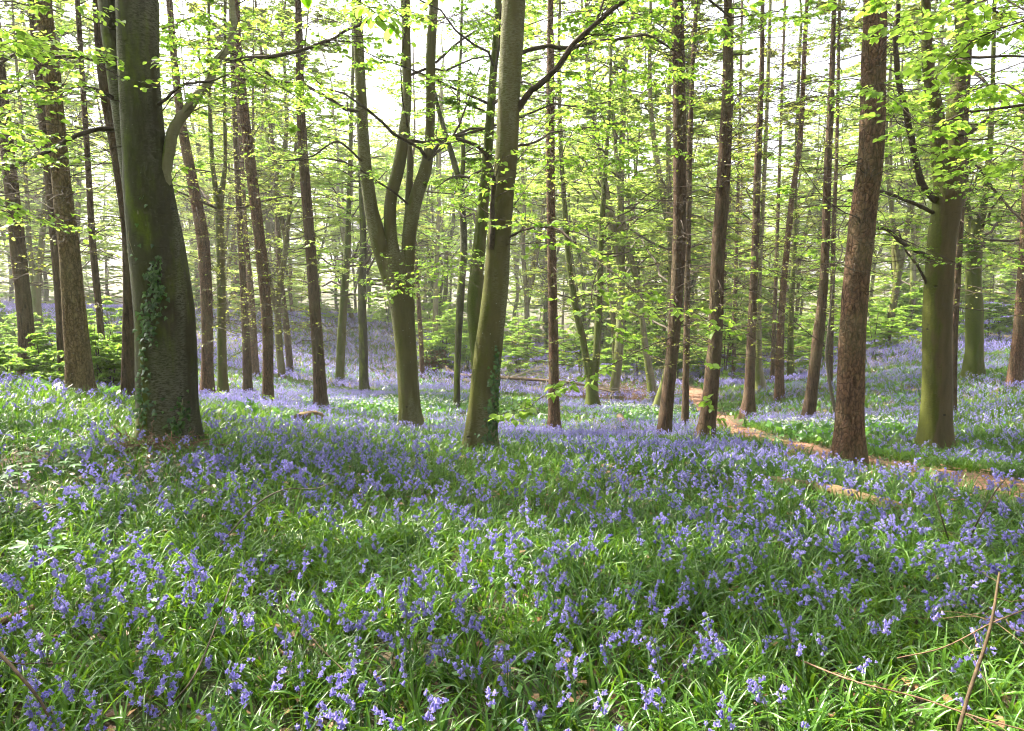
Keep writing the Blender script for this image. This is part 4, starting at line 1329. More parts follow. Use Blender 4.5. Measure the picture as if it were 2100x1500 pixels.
def blades(mb, n, D0, D1, rings, wide, L, vee, prob, w=.0095):
    x, y = spots(D0, D1, n)
    ok = off_path(x, y) & (rng.random(n) < prob(x, y))
    x, y = x[ok], y[ok]
    # blades come up in tufts
    per = 6
    x, y = np.repeat(x[::per], per), np.repeat(y[::per], per)
    m_ = len(x)
    az = rng.uniform(0, 2 * np.pi, m_)
    off = rng.uniform(.0, .03, m_)
    x = x + np.cos(az) * off
    y = y + np.sin(az) * off
    z = ground(x, y)
    LL = L * rng.uniform(.55, 1.15, m_)
    e0 = np.radians(rng.uniform(58, 88, m_))
    bend = np.radians(rng.uniform(40, 135, m_))
    t = np.linspace(0, 1, rings)
    e = e0[:, None] - bend[:, None] * t[None] ** 1.4
    ds = LL[:, None] / (rings - 1)
    hx = np.concatenate([np.zeros((m_, 1)), np.cumsum(np.cos(e[:, :-1]) * ds, 1)], 1)
    hz = np.concatenate([np.zeros((m_, 1)), np.cumsum(np.sin(e[:, :-1]) * ds, 1)], 1)
    tw = az[:, None] + rng.normal(0, .35, m_)[:, None] * t[None]
    C = np.stack([x[:, None] + np.cos(tw) * hx, y[:, None] + np.sin(tw) * hx, z[:, None] + hz - .01], -1)
    ww = wide * rng.uniform(.6, 1.2, (m_, 1)) * (np.array([.6, 1, 1, .9, .75, .45, .06])[np.round(t * 6).astype(int)])[None] * .5
    roll = rng.normal(0, .5, m_)
    S = np.stack([-np.sin(tw) * np.cos(roll)[:, None], np.cos(tw) * np.cos(roll)[:, None], np.broadcast_to(np.sin(roll)[:, None], tw.shape)], -1)
    a, b = C + S * ww[..., None], C - S * ww[..., None]
    tint = np.clip(rng.normal(.45, .25, m_) + .3 * n2(x, y, .6, 41), 0, 1)
    if vee:
        mid = C - np.array([0, 0, 1]) * ww[..., None] * .45
        V = np.stack([a, mid, b], 2).reshape(-1, 3)
        k = np.arange(rings - 1)[:, None] * 3 + np.arange(2)[None]
        q = np.stack([k, k + 1, k + 4, k + 3], -1).reshape(-1, 4)
        mb.add(V, rep(q, m_, rings * 3), np.repeat(tint, rings * 3))
    else:
        V = np.stack([a, b], 2).reshape(-1, 3)
        k = np.arange(rings - 1) * 2
        q = np.stack([k, k + 1, k + 3, k + 2], -1)
        mb.add(V, rep(q, m_, rings * 2), np.repeat(tint, rings * 2))


cover = lambda x, y: np.clip(1 - .75 * litter(x, y), 0, 1) * np.clip(1 - .8 * garlic(x, y), 0, 1)
bl = MB()
blades(bl, 42000, 1.2, 4.6, 7, .0125, .25, True, cover)
blades(bl, 52000, 4.6, 8.0, 6, .011, .25, False, cover)
blades(bl, 90000, 8.0, 15, 4, .014, .25, False, lambda x, y: cover(x, y) * .9)
blades(bl, 70000, 15, 30, 4, .026, .27, False, lambda x, y: cover(x, y) * .8)
blades(bl, 50000, 30, 65, 3, .06, .36, False, lambda x, y: .9 + 0 * x)
tag(bl.build("bluebell_leaves", M_BLADE), kind="stuff")

# garlic: broad leaves and white heads
gl, gw = MB(), MB()
x, y = spots(9, 34, 150000)
ok = off_path(x, y) & (rng.random(len(x)) < garlic(x, y) * .9)
x, y = x[ok], y[ok]
P = np.stack([x, y, ground(x, y) + rng.uniform(.0, .1, len(x))], 1)
a = rng.uniform(0, 6.28, len(x))
A = np.stack([np.cos(a), np.sin(a), rng.uniform(.2, 1.4, len(x))], 1)
add_leaves(gl, rng, P, A, .19, False, .6, .5)
tag(gl.build("garlic_leaves", M_GARLIC), kind="stuff")
x, y = spots(9, 34, 60000)
ok = off_path(x, y) & (rng.random(len(x)) < np.clip(garlic(x, y) - .25, 0, 1) * .55)
x, y = x[ok], y[ok]
star = []
for k in range(7):
    th, ph = k * 2.4, .3 + .5 * (k % 3)
    star.append((math.cos(th) * math.cos(ph), math.sin(th) * math.cos(ph), math.sin(ph)))
for d in star:
    P = np.stack([x, y, ground(x, y) + .27], 1)
    n = len(x)
    A = np.array([d]) + rng.normal(0, .25, (n, 3))
    add_leaves(gw, rng, P, A, .035, False, 1.0, .6)
tag(gw.build("garlic_flowers", M_WHITE), kind="stuff")

# fallen leaves lying on the soil
dl = MB()
x, y = spots(1.3, 9, 26000)
ok = rng.random(len(x)) < (.30 + .7 * litter(x, y))
x, y = x[ok], y[ok]
a = rng.uniform(0, 6.28, len(x))
add_leaves(dl, rng, np.stack([x, y, ground(x, y) + .012 + .09 * rng.random(len(x)) ** 3], 1), np.stack([np.cos(a), np.sin(a), rng.normal(0, .15, len(x))], 1), .06, False, .25, .5, .3)
s_ = rng.integers(0, len(PC), 9000)
q = PC[s_] + nrm[s_] * rng.normal(0, .35, (9000, 1))
a = rng.uniform(0, 6.28, 9000)
add_leaves(dl, rng, np.c_[q, ground(q[:, 0], q[:, 1]) + .03], np.stack([np.cos(a), np.sin(a), rng.normal(0, .15, 9000)], 1), .05, False, .3, .6, .3)
tag(dl.build("fallen_leaves", M_DEADLEAF), kind="stuff")


# low herbs between the bluebell leaves
hb = MB()
x, y = spots(1.3, 9, 900)
ok = off_path(x, y) & (n2(x, y, .7, 91) > -.1)
x, y = np.repeat(x[ok], 9), np.repeat(y[ok], 9)
x, y = x + rng.normal(0, .05, len(x)), y + rng.normal(0, .05, len(x))
a = rng.uniform(0, 6.28, len(x))
add_leaves(hb, rng, np.stack([x, y, ground(x, y) + rng.uniform(.03, .15, len(x))], 1), np.stack([np.cos(a), np.sin(a), rng.normal(.1, .2, len(x))], 1), .045, False, .3, .6, .3)
tag(hb.build("woodland_herbs", M_GARLIC), kind="stuff")


# ---------------------------------------------------------------- bluebells
def bell(sides, fine):
    """one nodding bell hanging along -z from the origin, 2 cm long"""
    if fine:
        prof = [(0, .0025), (-.004, .0052), (-.012, .0060), (-.017, .0078)]
        V = [[r * math.cos(k / sides * 6.2832), r * math.sin(k / sides * 6.2832), z] for z, r in prof for k in range(sides)]
        Q = [[i * sides + k, i * sides + (k + 1) % sides, (i + 1) * sides + (k + 1) % sides, (i + 1) * sides + k] for i in range(len(prof) - 1) for k in range(sides)]
        b = len(V)
        T = []
        for k in range(0, sides):                         # curled-back lobes
            a0, a1, am = [(k + d) / sides * 6.2832 for d in (0.05, .95, .5)]
            V += [[.0078 * math.cos(a0), .0078 * math.sin(a0), -.017], [.0078 * math.cos(a1), .0078 * math.sin(a1), -.017], [.0125 * math.cos(am), .0125 * math.sin(am), -.0185], [.0145 * math.cos(am), .0145 * math.sin(am), -.0135]]
            T += [[b, b + 1, b + 2], [b, b + 2, b + 3], [b + 1, b + 3, b + 2]]
            b += 4
        return np.array(V), np.array(T), np.array(Q)
    prof = [(0, .003), (-.009, .0065), (-.020, .0115)]
    V = [[r * math.cos(k / sides * 6.2832), r * math.sin(k / sides * 6.2832), z] for z, r in prof for k in range(sides)]
    Q = [[i * sides + k, i * sides + (k + 1) % sides, (i + 1) * sides + (k + 1) % sides, (i + 1) * sides + k] for i in range(len(prof) - 1) for k in range(sides)]
    return np.array(V), np.zeros((0, 3), int), np.array(Q)


def bluebell(fine, r):
    """stem MB, flower MB pieces as arrays for one plant at the origin"""
    h = r.uniform(.25, .36)
    a = r.uniform(0, 6.28)
    ln = r.uniform(.02, .08)
    dr = np.array([math.cos(a), math.sin(a), 0])
    K = np.array([[0, 0, -.02], dr * ln * .3 + [0, 0, h * .45], dr * ln + [0, 0, h * .85], dr * (ln + .025) + [0, 0, h * .98], dr * (ln + .055) + [0, 0, h * .985]])
    c = catmull(K, 14 if fine else 7)
    n = int(r.integers(7, 12))
    bv, bT, bQ = bell(6 if fine else 4, fine)
    Vs, Ts, Qs, tint, b = [], [], [], [], 0
    ped = []
    for k in range(n):
        t = .70 + .30 * (k + r.uniform(0, .6)) / n
        p = np.array([np.interp(t, np.linspace(0, 1, len(c)), c[:, j]) for j in range(3)])
        th = r.normal(0, .9)
        d = np.array([math.cos(a + th), math.sin(a + th), 0])
        out = r.uniform(.010, .026)
        q = p + d * out + [0, 0, -.002]
        ped.append([p, p + d * out * .6 + [0, 0, .006], q])
        tilt = r.uniform(.1, .9) * (1.2 - k / n * .5)
        ax = norm(-np.array([0, 0, 1.0]) * math.cos(tilt) + d * math.sin(tilt))
        X = norm(np.cross(ax, [.3, .8, .1]))
        Y = np.cross(ax, X)
        s = r.uniform(.85, 1.15) * (1.1 - .45 * k / n)
        V = q + s * (bv[:, 0:1] * X + bv[:, 1:2] * Y - bv[:, 2:3] * ax)
        Vs.append(V)
        if len(bT): Ts.append(bT + b)
        Qs.append(bQ + b)
        tint.append(np.full(len(bv), np.clip(r.normal(.5, .22), 0, 1)))
        b += len(bv)
    return c, np.array(ped), np.concatenate(Vs), (np.concatenate(Ts) if Ts else np.zeros((0, 3), int)), np.concatenate(Qs), np.concatenate(tint)


def flower_density(x, y):
    r = np.hypot(x, y)
    base = np.interp(r, [0, 2.5, 4, 6, 8, 12, 25, 40, 70], [84, 84, 78, 78, 86, 88, 56, 26, 16])
    pt = np.clip(.75 + .95 * n2(x, y, .38, 51, 3), .05, 2.0)
    pt = np.where(r < 6, np.clip(.9 + .8 * n2(x, y, .8, 52, 3), .1, 2.2), pt)
    right = np.clip((x - .35 * y) / 2, 0, 1) * np.clip((y - 8) / 3, 0, 1)
    return base * pt * (1 - .25 * right) * np.clip(1 - .9 * garlic(x, y), 0, 1) * np.clip(1 - .8 * litter(x, y), 0, 1)


FEET = np.array([(o.location.x, o.location.y) for o in SC.objects if o.get("category") in ("beech tree", "conifer tree") and 5 < o.location.y < 20 and abs(o.location.x) < 16])


def feet(x, y):
    d = np.full(np.shape(x), 9.0)
    for fx, fy in FEET:
        d = np.minimum(d, np.hypot(x - fx, (y - fy) * 1.0))
    return d


def flower_spots(D0, D1, mx, margin=1.2):
    wd = (D1 + D0) * .5 * .80 + margin
    n = int(mx * (D1 ** 2 - D0 ** 2) * .80 + mx * 2 * margin * (D1 - D0))
    x, y = spots(D0, D1, n, margin)
    ok = (rng.random(n) < flower_density(x, y) / mx) & (feet(x, y) > .38) & off_path(x, y, .42)
    return x[ok], y[ok]


x, y = flower_spots(1.35, 6.2, 120)
px, py = px_of(x, y, ground(x, y) + .25) if False else (W / 2 + F * x / y, None)
infr = np.abs(x / y) < .76
order = np.lexsort((np.hypot(x, y), ~infr))
near = order[:300]
rest = order[300:]
br_ = np.random.default_rng(5)
protos = []
for k in range(10):
    c, ped, V, T, Q, tn_ = bluebell(True, br_)
    st, fl = MB(), MB()
    st.add(*tubes(c[None], np.linspace(.0026, .0014, len(c))[None], 6))
    st.add(*tubes(ped, np.full(ped.shape[:2], .0007), 3))
    fl.addm((V, (T, Q)), tn_)
    protos.append((st.mesh("stem", M_STEM), fl.mesh("flower_head", M_BELL)))
BLAB = "violet bluebell with nodding bells, one of those nearest the camera in the foreground"
proto_b = []
for st, fl in protos:
    e_ = empty("bluebell", (0, 0, 0), BLAB, "bluebell", "bluebells in the near foreground")
    link("stem", st, e_)
    link("flower_head", fl, e_)
    proto_b.append(e_)
for i, k in enumerate(near):
    e_ = proto_b[i] if i < len(proto_b) else copy_tree(proto_b[i % len(proto_b)])
    e_.location = (x[k], y[k], float(ground(x[k], y[k])))
    e_.rotation_euler = (br_.normal(0, .08), br_.normal(0, .08), br_.uniform(0, 6.28))
    s = br_.uniform(.85, 1.12)
    e_.scale = (s * .77, s * .77, s * .86)


def scatter_bells(fl, st, xs, ys, variants, scale=1.0):
    n = len(xs)
    v = rng.integers(0, len(variants), n)
    zs = ground(xs, ys)
    rot = rng.uniform(0, 6.28, n)
    sc = rng.uniform(.85, 1.15, n) * scale
    tl = rng.normal(0, .10, (n, 2))
    for k, (c, ped, V, T, Q, tn_) in enumerate(variants):
        i = np.nonzero(v == k)[0]
        if not len(i):
            continue
        def put(U):
            cx, sx = np.cos(rot[i])[:, None], np.sin(rot[i])[:, None]
            X = (U[None, :, 0] * cx - U[None, :, 1] * sx) * sc[i, None]
            Y = (U[None, :, 0] * sx + U[None, :, 1] * cx) * sc[i, None]
            Z = np.broadcast_to(U[None, :, 2], X.shape) * sc[i, None]
            return np.stack([X + Z * tl[i, 0:1] + xs[i, None], Y + Z * tl[i, 1:2] + ys[i, None], Z + zs[i, None]], -1)
        W_ = put(V)
        tt = np.clip(tn_[None] + rng.normal(0, .18, (len(i), 1)), 0, 1).ravel()
        fs = []
        if len(T): fs.append(rep(T, len(i), len(V)))
        if len(Q): fs.append(rep(Q, len(i), len(V)))
        fl.addm((W_.reshape(-1, 3), fs), tt)
        cc = c[::2] if len(c) > 6 else c
        st.add(*tubes(put(cc), np.full((len(i), len(cc)), .0018 * scale), 3))


fl, st = MB(), MB()
V1 = [bluebell(True, br_) for _ in range(5)]
V2 = [bluebell(False, br_) for _ in range(8)]


def far_bell(r):
    """coarse flower head: a few bell-sized slips"""
    h = r.uniform(.24, .34)
    n = 5
    V, Q = [], []
    for k in range(n):
        p = np.array([r.normal(0, .022), r.normal(0, .022), h - k * .018])
        a = r.uniform(0, 6.28)
        d = np.array([math.cos(a), math.sin(a), 0]) * .014
        u = np.array([r.normal(0, .006), r.normal(0, .006), .022])
        b = len(V)
        V += [p - d * .5, p + d * .5, p + d - u, p - d - u]
        Q.append([b, b + 1, b + 2, b + 3])
    c = np.array([[0, 0, 0], [0, 0, h * .5], [0, 0, h]])
    return c, None, np.array(V), np.zeros((0, 3), int), np.array(Q), np.clip(r.normal(.5, .2, len(V)), 0, 1)


V3 = [far_bell(br_) for _ in range(10)]
scatter_bells(fl, st, x[rest], y[rest], V1, .79)
xa, ya = flower_spots(6.2, 11, 160)
scatter_bells(fl, st, xa, ya, V2, .75)
xa, ya = flower_spots(11, 26, 160)
scatter_bells(fl, st, xa, ya, V3, .85)
xa, ya = flower_spots(26, 65, 30)
scatter_bells(fl, st, xa, ya, V3, 1.5)
o = tag(fl.build("bluebell_carpet", M_BELL), kind="stuff")
st.build("stems", M_STEM, o)

# ---------------------------------------------------------------- ivy on the trunks
M_VINE = plain('vine_bark', (.16, .14, .08), (.28, .25, .16), 30, bmp=0)


def on_trunk(c, x, y, D, out=1.03):
    q = at(x, y, D)
    for _ in range(3):
        cx, cy_, r = [np.interp(q[2], c[:, 2], c[:, k]) for k in (0, 1, 3)]
        dx = np.clip(q[0] - cx, -.97 * r, .97 * r)
        yy = cy_ - math.sqrt(r * r - dx * dx) * out
        q = at(x, y, yy)
    q[0] = cx + dx
    q[1] = yy
    return q


def ivy(nm, c, D, vines, clumps, lab, size=.045):
    q0 = on_trunk(c, *vines[0][0], D)
    root = empty(nm, q0, lab, "ivy", "ivy on tree trunks")
    st, lv = MB(), MB()
    P, A = [], []
    for v in vines:
        p = catmull(np.array([on_trunk(c, x_, y_, D, 1.025) for x_, y_ in v]), len(v) * 8)
        p[:, 0] += rng.normal(0, .004, len(p))
        st.add(*tubes(p[None], np.full((1, len(p)), .0055), 5))
        for q in p[rng.random(len(p)) < .45]:
            P.append(q + [rng.normal(0, .02), -.015, rng.normal(0, .02)])
    for x_, y_, sx, sy, n in clumps:
        for _ in range(n):
            q = on_trunk(c, x_ + rng.normal(0, sx), y_ + rng.normal(0, sy), D, 1.03)
            P.append(q + [0, -.012 - rng.random() * .03, 0])
    P = np.array(P)
    n = len(P)
    a = rng.uniform(-1, 1, n)
    A = np.stack([np.sin(a), rng.normal(-.35, .25, n), -np.cos(a)], 1)
    Nn = np.array([[0, -1, .35]]) + rng.normal(0, .4, (n, 3))
    tv = np.array([[0, 0, 0], [.28, -.10, 0], [.52, .10, -.06], [.28, .42, 0], [0, 1, -.08], [-.28, .42, 0], [-.52, .10, -.06], [-.28, -.10, 0], [0, .35, .05]])
    tf = np.array([[8, k, (k + 1) % 8] for k in range(8)])
    lv.add(place(tv, P, A, Nn, size * rng.uniform(.6, 1.2, n)), rep(tf, n, 9), np.repeat(rng.random(n), 9))
    st.build("vine", M_VINE, root, q0)
    lv.build("foliage", M_IVY, root, q0)


c1 = T1[2][1]
c0 = T1[2][0]
# one centreline for the whole visible trunk of the big beech
cj = np.vstack([c0[c0[:, 2] < at(300, 420, 7)[2]], c1[c1[:, 2] > at(300, 420, 7)[2]]])
ivy("ivy_vine", cj, 7.0, [[(292, 880), (296, 800), (303, 700), (300, 640), (290, 560), (268, 480), (276, 380), (282, 260), (290, 130), (298, 20), (300, -20)],
                          [(283, 440), (296, 320), (312, 210), (316, 110)], [(300, 200), (285, 240), (318, 190)], [(362, 890), (380, 850), (382, 820)]],
    [(322, 600, 10, 35, 120), (305, 660, 9, 25, 90), (318, 560, 9, 12, 40), (296, 740, 6, 40, 30), (295, 840, 6, 30, 45), (310, 830, 12, 10, 20), (385, 850, 8, 25, 40), (368, 875, 12, 15, 35), (292, 330, 12, 90, 16), (305, 130, 10, 80, 14)],
    "dark green ivy climbing the front of the massive dark beech")
c16 = T16[2][0]
ivy("ivy_vine", c16, 7.6, [[(1010, 930), (1012, 860), (1016, 780), (1024, 730)], [(990, 930), (1004, 880), (1010, 840)]],
    [(1016, 790, 6, 28, 90), (1010, 850, 8, 22, 80), (1004, 905, 10, 18, 70), (985, 930, 18, 10, 50), (1020, 735, 4, 12, 15)],
    "ivy on the right side of the central beech's foot")


# ---------------------------------------------------------------- fallen wood, twigs and small plants
def rod(nm, pts, r0, r1, mat, lab, cat, sides=9, rough=.08, twigs=0, group=None, n=30, part=None):
    P = catmull(np.array(pts), n)
    V, Fq = tubes(P[None], np.linspace(r0, r1, n)[None], sides)
    cen = np.repeat(P, sides, 0)
    V = cen + (V - cen) * (1 + rough * fbm(V * 14, 3, 3))[:, None]
    mb = MB().add(V, Fq)
    for end, s in ((0, 1), (n - 1, -1)):                      # closed ends
        ring = V.reshape(n, sides, 3)[end]
        mb.add(np.vstack([ring, ring.mean(0)]), np.array([[k, (k + 1) % sides, sides] for k in range(sides)]))
    if twigs:
        sb, Ls, _ = offshoots(rng, P[None], np.array([np.linalg.norm(P[-1] - P[0])]), twigs, .2, .95, (25, 60), (.15, .35), 5, .6, .1)
        mb.add(*tubes(sb, r1 * .6 * np.linspace(1, .4, 5)[None] * np.ones((len(sb), 1)), 4))
    o = mb.build(nm, mat, None, tuple(P[0]))
    return tag(o, lab, cat, group)


def gp(x, y, h=0.0):
    q = hit(x, y)
    q[2] += h
    return q


rod("fallen_log", [gp(1575, 1005, .06), gp(1680, 1022, .07), gp(1780, 1045, .07), gp(1890, 1075, .05)], .065, .05, M_WOOD, "sunlit pale fallen log lying among bluebells before the path at right", "log", 14, .12, n=50)
a, b = gp(1290, 884, 0), gp(1270, 870, .22)
o = rod("log_stub", [a, a * .5 + b * .5, b], .085, .09, M_STICK, "short orange-ended log stub sticking up in the bluebells right of centre", "log", 12, .08, n=12)
rr = MB()
ax = norm(b - a)
X = norm(np.cross(ax, [0, 1, .2])); Y = np.cross(ax, X)
ring = np.array([b + ax * .004 + .082 * (math.cos(k / 16 * 6.2832) * X + math.sin(k / 16 * 6.2832) * Y) for k in range(16)])
rr.add(np.vstack([ring, b + ax * .008]), np.array([[k, (k + 1) % 16, 16] for k in range(16)]))
rr.build("cut_face", M_CUT, o, tuple(a))
rod("fallen_log", [gp(612, 880, .16), gp(635, 877, .19), gp(660, 876, .18)], .07, .06, M_WOOD, "small mossy piece of log in the bluebells left of the three-stemmed beech", "log", 10, .15, n=16)
rod("fallen_branch", [gp(-40, 1092, .10), gp(50, 1086, .10), gp(120, 1074, .12)], .022, .014, M_STICK, "dark fallen branch at the left frame edge, lying in the flowers", "branch", twigs=3)
rod("fallen_branch", [gp(-60, 1350, .10), gp(10, 1332, .11), gp(75, 1306, .13)], .017, .012, M_REDTWIG, "short reddish-brown stick at the lower left frame edge", "branch")
rod("dead_stick", [at(-30, 1310, 2.2), at(40, 1385, 2.1), at(90, 1450, 2.05), at(125, 1540, 2.0)], .006, .0045, M_STICK, "dark thin stick slanting across the bottom left corner", "stick", twigs=2)
rod("dead_stick", [at(1950, 1560, 1.55), at(1985, 1430, 1.62), at(2030, 1290, 1.7), at(2050, 1175, 1.78)], .0055, .003, M_STICK, "bare brown stick standing up in the lower right corner", "stick", twigs=2)
rod("arching_twig", [gp(432, 1165, .05), at(470, 1095, 3.7), at(530, 1032, 3.9), at(585, 1004, 4.1), at(650, 1002, 4.3), at(690, 985, 4.4)], .006, .003, M_TWIG_GREY, "thin grey twig arching over the foreground grass left of centre", "twig", 6, .05, 2)
rod("dead_twig", [gp(325, 1500, .05), at(390, 1400, 2.2), at(440, 1290, 2.55), at(480, 1180, 3.0)], .004, .0025, M_TWIG, "thin dark twig leaning through the flowers below the arching grey twig", "twig", 6, .05)
rod("dead_twig", [gp(1985, 1125, .02), at(2005, 1070, 3.9), at(2040, 1010, 3.95), at(2060, 985, 4.0)], .007, .003, M_TWIG, "dark upright twig leaning right, near the right edge before the log", "twig", 6, .05, 7)
rod("dead_twig", [gp(1950, 1130, .02), at(1935, 1075, 3.9), at(1915, 1010, 3.95)], .006, .003, M_TWIG, "dark upright twig leaning left, beside the right-leaning one", "twig", 6, .05, 6)
rod("bramble_stem", [gp(1640, 1420, .12), at(1760, 1400, 2.15), at(1880, 1430, 2.05), at(2000, 1470, 1.95), at(2110, 1500, 1.9)], .0035, .002, M_REDTWIG, "thin reddish bare bramble arching low across the bottom right", "bramble", 6, .05, 8)
rod("bramble_stem", [gp(2130, 1300, .15), at(2030, 1280, 2.5), at(1930, 1330, 2.3), at(1840, 1350, 2.25)], .0035, .002, M_REDTWIG, "thin bare bramble reaching in from the right frame edge", "bramble", 6, .05, 8)
rod("dead_twig", [gp(590, 1290, .10), at(650, 1320, 2.6), at(720, 1390, 2.3)], .004, .003, M_STICK, "small dry twig lying in the grass near the bottom centre", "twig", 6, .05, 3)
rod("dead_twig", [gp(815, 885, .02), at(812, 865, 12.8), at(803, 835, 12.8)], .008, .004, M_TWIG, "small bare twig standing at the foot of the three-stemmed beech", "twig", 5, .05, 5)


def heap(center, rad, n, L, r, mat, nm, lab, flat=.35):
    mb = MB()
    m_ = n
    a = rng.uniform(0, 6.28, m_)
    q = rng.random(m_) ** .6
    P0 = center + np.stack([np.cos(a) * q * rad[0], np.sin(a) * q * rad[1], rng.random(m_) * rad[2] * (1 - q * .7)], 1)
    P0[:, 2] += ground(P0[:, 0], P0[:, 1]) - float(ground(center[0], center[1]))
    d = np.stack([rng.normal(0, 1, m_), rng.normal(0, .7, m_), rng.normal(0, flat, m_)], 1)
    P = grow(rng, P0 - norm(d) * L * .5, d, rng.uniform(.5, 1.1, m_) * L, 6, rng.uniform(-.1, .25, m_), .08)
    mb.add(*tubes(P, r * rng.uniform(.5, 1.4, (m_, 1)) * np.linspace(1, .4, 6)[None], 5))
    sb, Ls, _ = offshoots(rng, P, np.full(m_, L), 2, .2, 1, (25, 60), (.2, .4), 4, .6, .1)
    mb.add(*tubes(sb, r * .4 * np.ones((len(sb), 4)), 3))
    return tag(mb.build(nm, mat, None, tuple(center)), lab, "brushwood", "heaps of dead twigs")


c = hit(330, 935); c[1] -= .05
heap(c, (.52, .2, .22), 150, .5, .005, M_REDTWIG, "brushwood_heap", "loose heap of brown dead twigs at the foot of the massive dark beech")
c = hit(1265, 822)
heap(c, (2.3, 1.2, .55), 420, 1.5, .012, M_REDTWIG, "brushwood_heap", "wide brown brushwood heap behind the slim reddish conifer in the valley")

# uprooted tree with its root plate
b = hit(893, 768)
root = empty("fallen_tree", b, "uprooted fallen tree with ivy-clad root plate lying across the valley behind the central beech", "fallen tree")
mb = MB()
th = np.linspace(0, 2 * np.pi, 28, endpoint=False)
ph = np.linspace(0, np.pi, 14)
S = np.stack([np.outer(np.sin(ph), np.cos(th)), np.outer(np.sin(ph), np.sin(th)) * .45, np.repeat(np.cos(ph)[:, None], 28, 1)], -1).reshape(-1, 3)
S = S * (1 + .25 * fbm(S * 2.3, 8, 3))[:, None] * np.array([.72, .8, .62])
i = np.arange(13)[:, None] * 28; j = np.arange(28)[None]
q = np.stack([i + j, i + (j + 1) % 28, i + 28 + (j + 1) % 28, i + 28 + j], -1).reshape(-1, 4)
mb.add(S + b + [0, .2, .55], q)
mb.build("root_plate", plain("root_soil", (.05, .03, .02), (.16, .09, .05), 6, bmp=.8), root, b)
lv = MB()
k = rng.integers(0, len(S), 4200)
k = k[(S[k, 1] < .1) & (rng.random(4200) < .9)]
P = S[k] * 1.05 + b + [0, .2, .55] + rng.normal(0, .05, (len(k), 3))
add_leaves(lv, rng, P, norm(S[k] + rng.normal(0, .6, (len(k), 3)) + [0, -.3, -.4]), .10, False, 1.0, .3)
lv.build("ivy_cover", M_IVY, root, b)
D0 = b[1]
tp = catmull(np.array([b + [.3, .1, .45], at(935, 768, D0 - 1.5), at(985, 772, D0 - 3), at(1080, 778, D0 - 5), at(1170, 785, D0 - 7), at(1260, 805, D0 - 9)]), 50)
mb = MB().add(*tubes(tp[None], np.linspace(.12, .03, 50)[None], 12))
mb.build("trunk", M_STICK, root, b)
sb, Ls, _ = offshoots(rng, tp[None], np.array([3.2]), 34, .25, 1.0, (20, 60), (.4, 1.0), 7, .7, .07, -.1)
s2, L2, _ = offshoots(rng, sb, Ls, 5, .15, 1.0, (20, 60), (.3, .6), 5, .7, .08)
mb = MB().add(*tubes(sb, .022 * np.linspace(1, .3, 7)[None] * np.ones((len(sb), 1)), 6)).add(*tubes(s2, .008 * np.ones((len(s2), 5)), 4))
mb.build("branches", M_TWIG_GREY, root, b)

# seedlings
LOBE = []
for k in range(5):
    a = R_(-100 + 50 * k)
    rr_ = [.62, .85, 1.0, .85, .62][k]
    for da, f in ((-18, .55), (-7, .82), (0, 1.0), (7, .82), (18, .55)):
        LOBE.append([math.sin(a + R_(da)) * rr_ * f, math.cos(a + R_(da)) * rr_ * f + .12, -.12 * f * f])
LOBE = np.array([[0, 0, 0]] + LOBE)
LOBE_F = np.array([[0, k, k + 1] for k in range(1, len(LOBE) - 1)])


def seedling(px, py, h, nl, size, lab):
    b = hit(px, py)
    root = empty("sycamore_seedling", b, lab, "seedling", "sycamore seedlings")
    st, lv = MB(), MB()
    top = b + [0, 0, h]
    st.add(*tubes(np.array([[b - [0, 0, .03], b + [.01, 0, h * .5], top]]), np.array([[.004, .003, .002]]), 6))
    a = rng.uniform(0, 6.28) + np.arange(nl) * 2.4
    zz = h * (1 - .5 * np.arange(nl) / nl)
    c_ = np.stack([b[0] + 0 * a, b[1] + 0 * a, b[2] + zz], 1)
    d = np.stack([np.cos(a), np.sin(a), .25 + 0 * a], 1)
    P = c_ + d * size * .7
    st.add(*tubes(np.stack([c_, P], 1), np.full((nl, 2), .0015), 4))
    lv.add(place(LOBE, P, d * [1, 1, .1], np.array([[0, 0, 1.0]]) + rng.normal(0, .2, (nl, 3)), size * rng.uniform(.7, 1.1, nl)), rep(LOBE_F, nl, len(LOBE)), np.repeat(rng.uniform(.3, .8, nl), len(LOBE)))
    st.build("stem", M_STEM, root, b)
    lv.build("leaves", M_GARLIC, root, b)


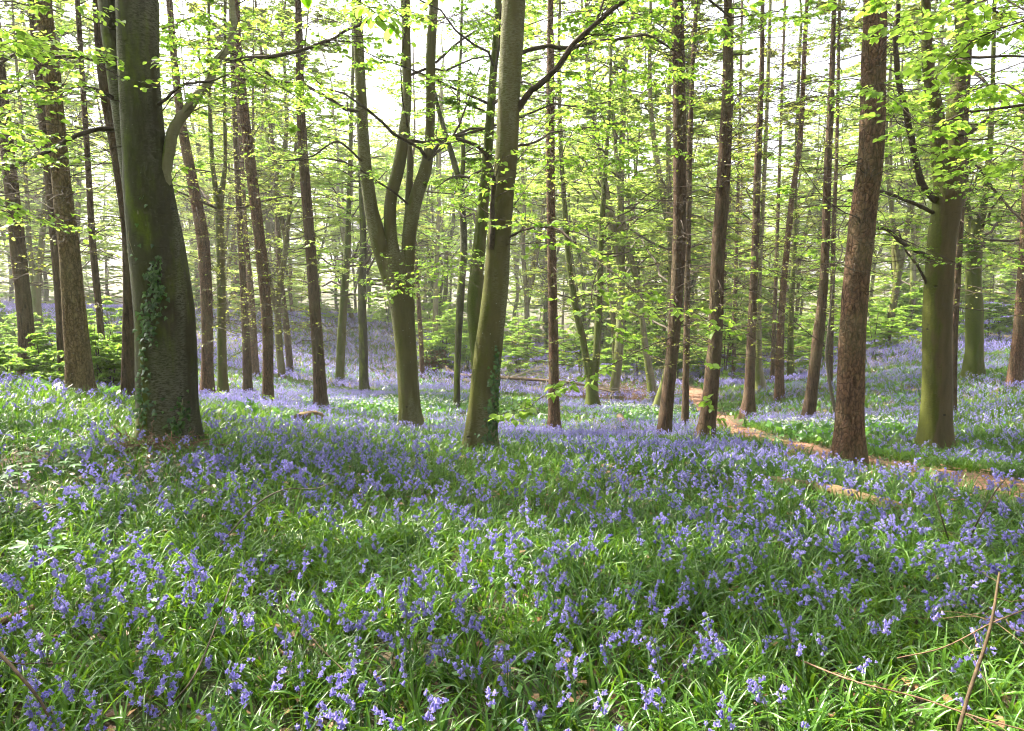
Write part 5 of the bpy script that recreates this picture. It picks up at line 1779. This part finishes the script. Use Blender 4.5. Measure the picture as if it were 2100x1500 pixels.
seedling(75, 975, .22, 8, .085, "pale green broad-leaved seedling on leaf litter left of the massive beech")
seedling(135, 1000, .20, 7, .08, "broad-leaved seedling right beside the pale one on the leaf litter")
seedling(40, 1015, .20, 6, .075, "broad-leaved seedling nearest the left edge, on the leaf litter")
seedling(95, 1200, .22, 4, .085, "lone broad-leaved seedling above the flowers, lower left edge")
seedling(170, 950, .2, 6, .07, "smaller broad-leaved seedling close to the massive beech's left foot")

# green tufts at the feet of some trunks
def tuft(px, py, n, h, size, lab):
    b = hit(px, py)
    root = empty("leafy_tuft", b, lab, "tuft", "leafy tufts at tree feet")
    st, lv = MB(), MB()
    d = np.stack([rng.normal(0, .6, n), rng.normal(0, .6, n), np.ones(n)], 1)
    P = grow(rng, np.repeat(b[None], n, 0) + rng.normal(0, .06, (n, 3)) * [1, 1, 0], d, rng.uniform(.5, 1, n) * h, 5, -.15, .06)
    st.add(*tubes(P, np.full((n, 5), .004), 4))
    p_, a_ = leaf_stations(rng, P, 9)
    add_leaves(lv, rng, p_, a_, size, False, .6, .6)
    st.build("stem", M_TWIG, root, b)
    lv.build("leaves", M_LEAF, root, b)


tuft(548, 838, 14, .45, .08, "green leafy tuft at the foot of the curving reddish-brown conifer")
tuft(452, 828, 10, .5, .09, "green leafy tuft at the foot of the smooth mossy forked pole")
tuft(508, 815, 10, .6, .09, "green leafy tuft at the foot of the thin dark conifer")
tuft(668, 846, 8, .35, .07, "low green tuft right of the lone straight dark conifer")

# ---------------------------------------------------------------- sunlit air
lo = np.array([-430.0, -430.0, -14.0])
hi = np.array([430.0, 430.0, 27.0])
V = np.array([[(hi if (k >> j) & 1 else lo)[j] for j in range(3)] for k in range(8)])
hz = MB().add(V, np.array([[0, 2, 3, 1], [4, 5, 7, 6], [0, 1, 5, 4], [2, 6, 7, 3], [0, 4, 6, 2], [1, 3, 7, 5]]))
m = bpy.data.materials.new("haze")
m.use_nodes = True
t = m.node_tree
t.nodes.remove(t.nodes["Principled BSDF"])
pv_ = t.nodes.new("ShaderNodeVolumePrincipled")
pv_.inputs["Color"].default_value = (.97, .97, .93, 1)
pv_.inputs["Density"].default_value = .0010
pv_.inputs["Anisotropy"].default_value = .3
t.links.new(pv_.outputs[0], t.nodes["Material Output"].inputs["Volume"])
tag(hz.build("haze", m, smooth=False), kind="stuff")
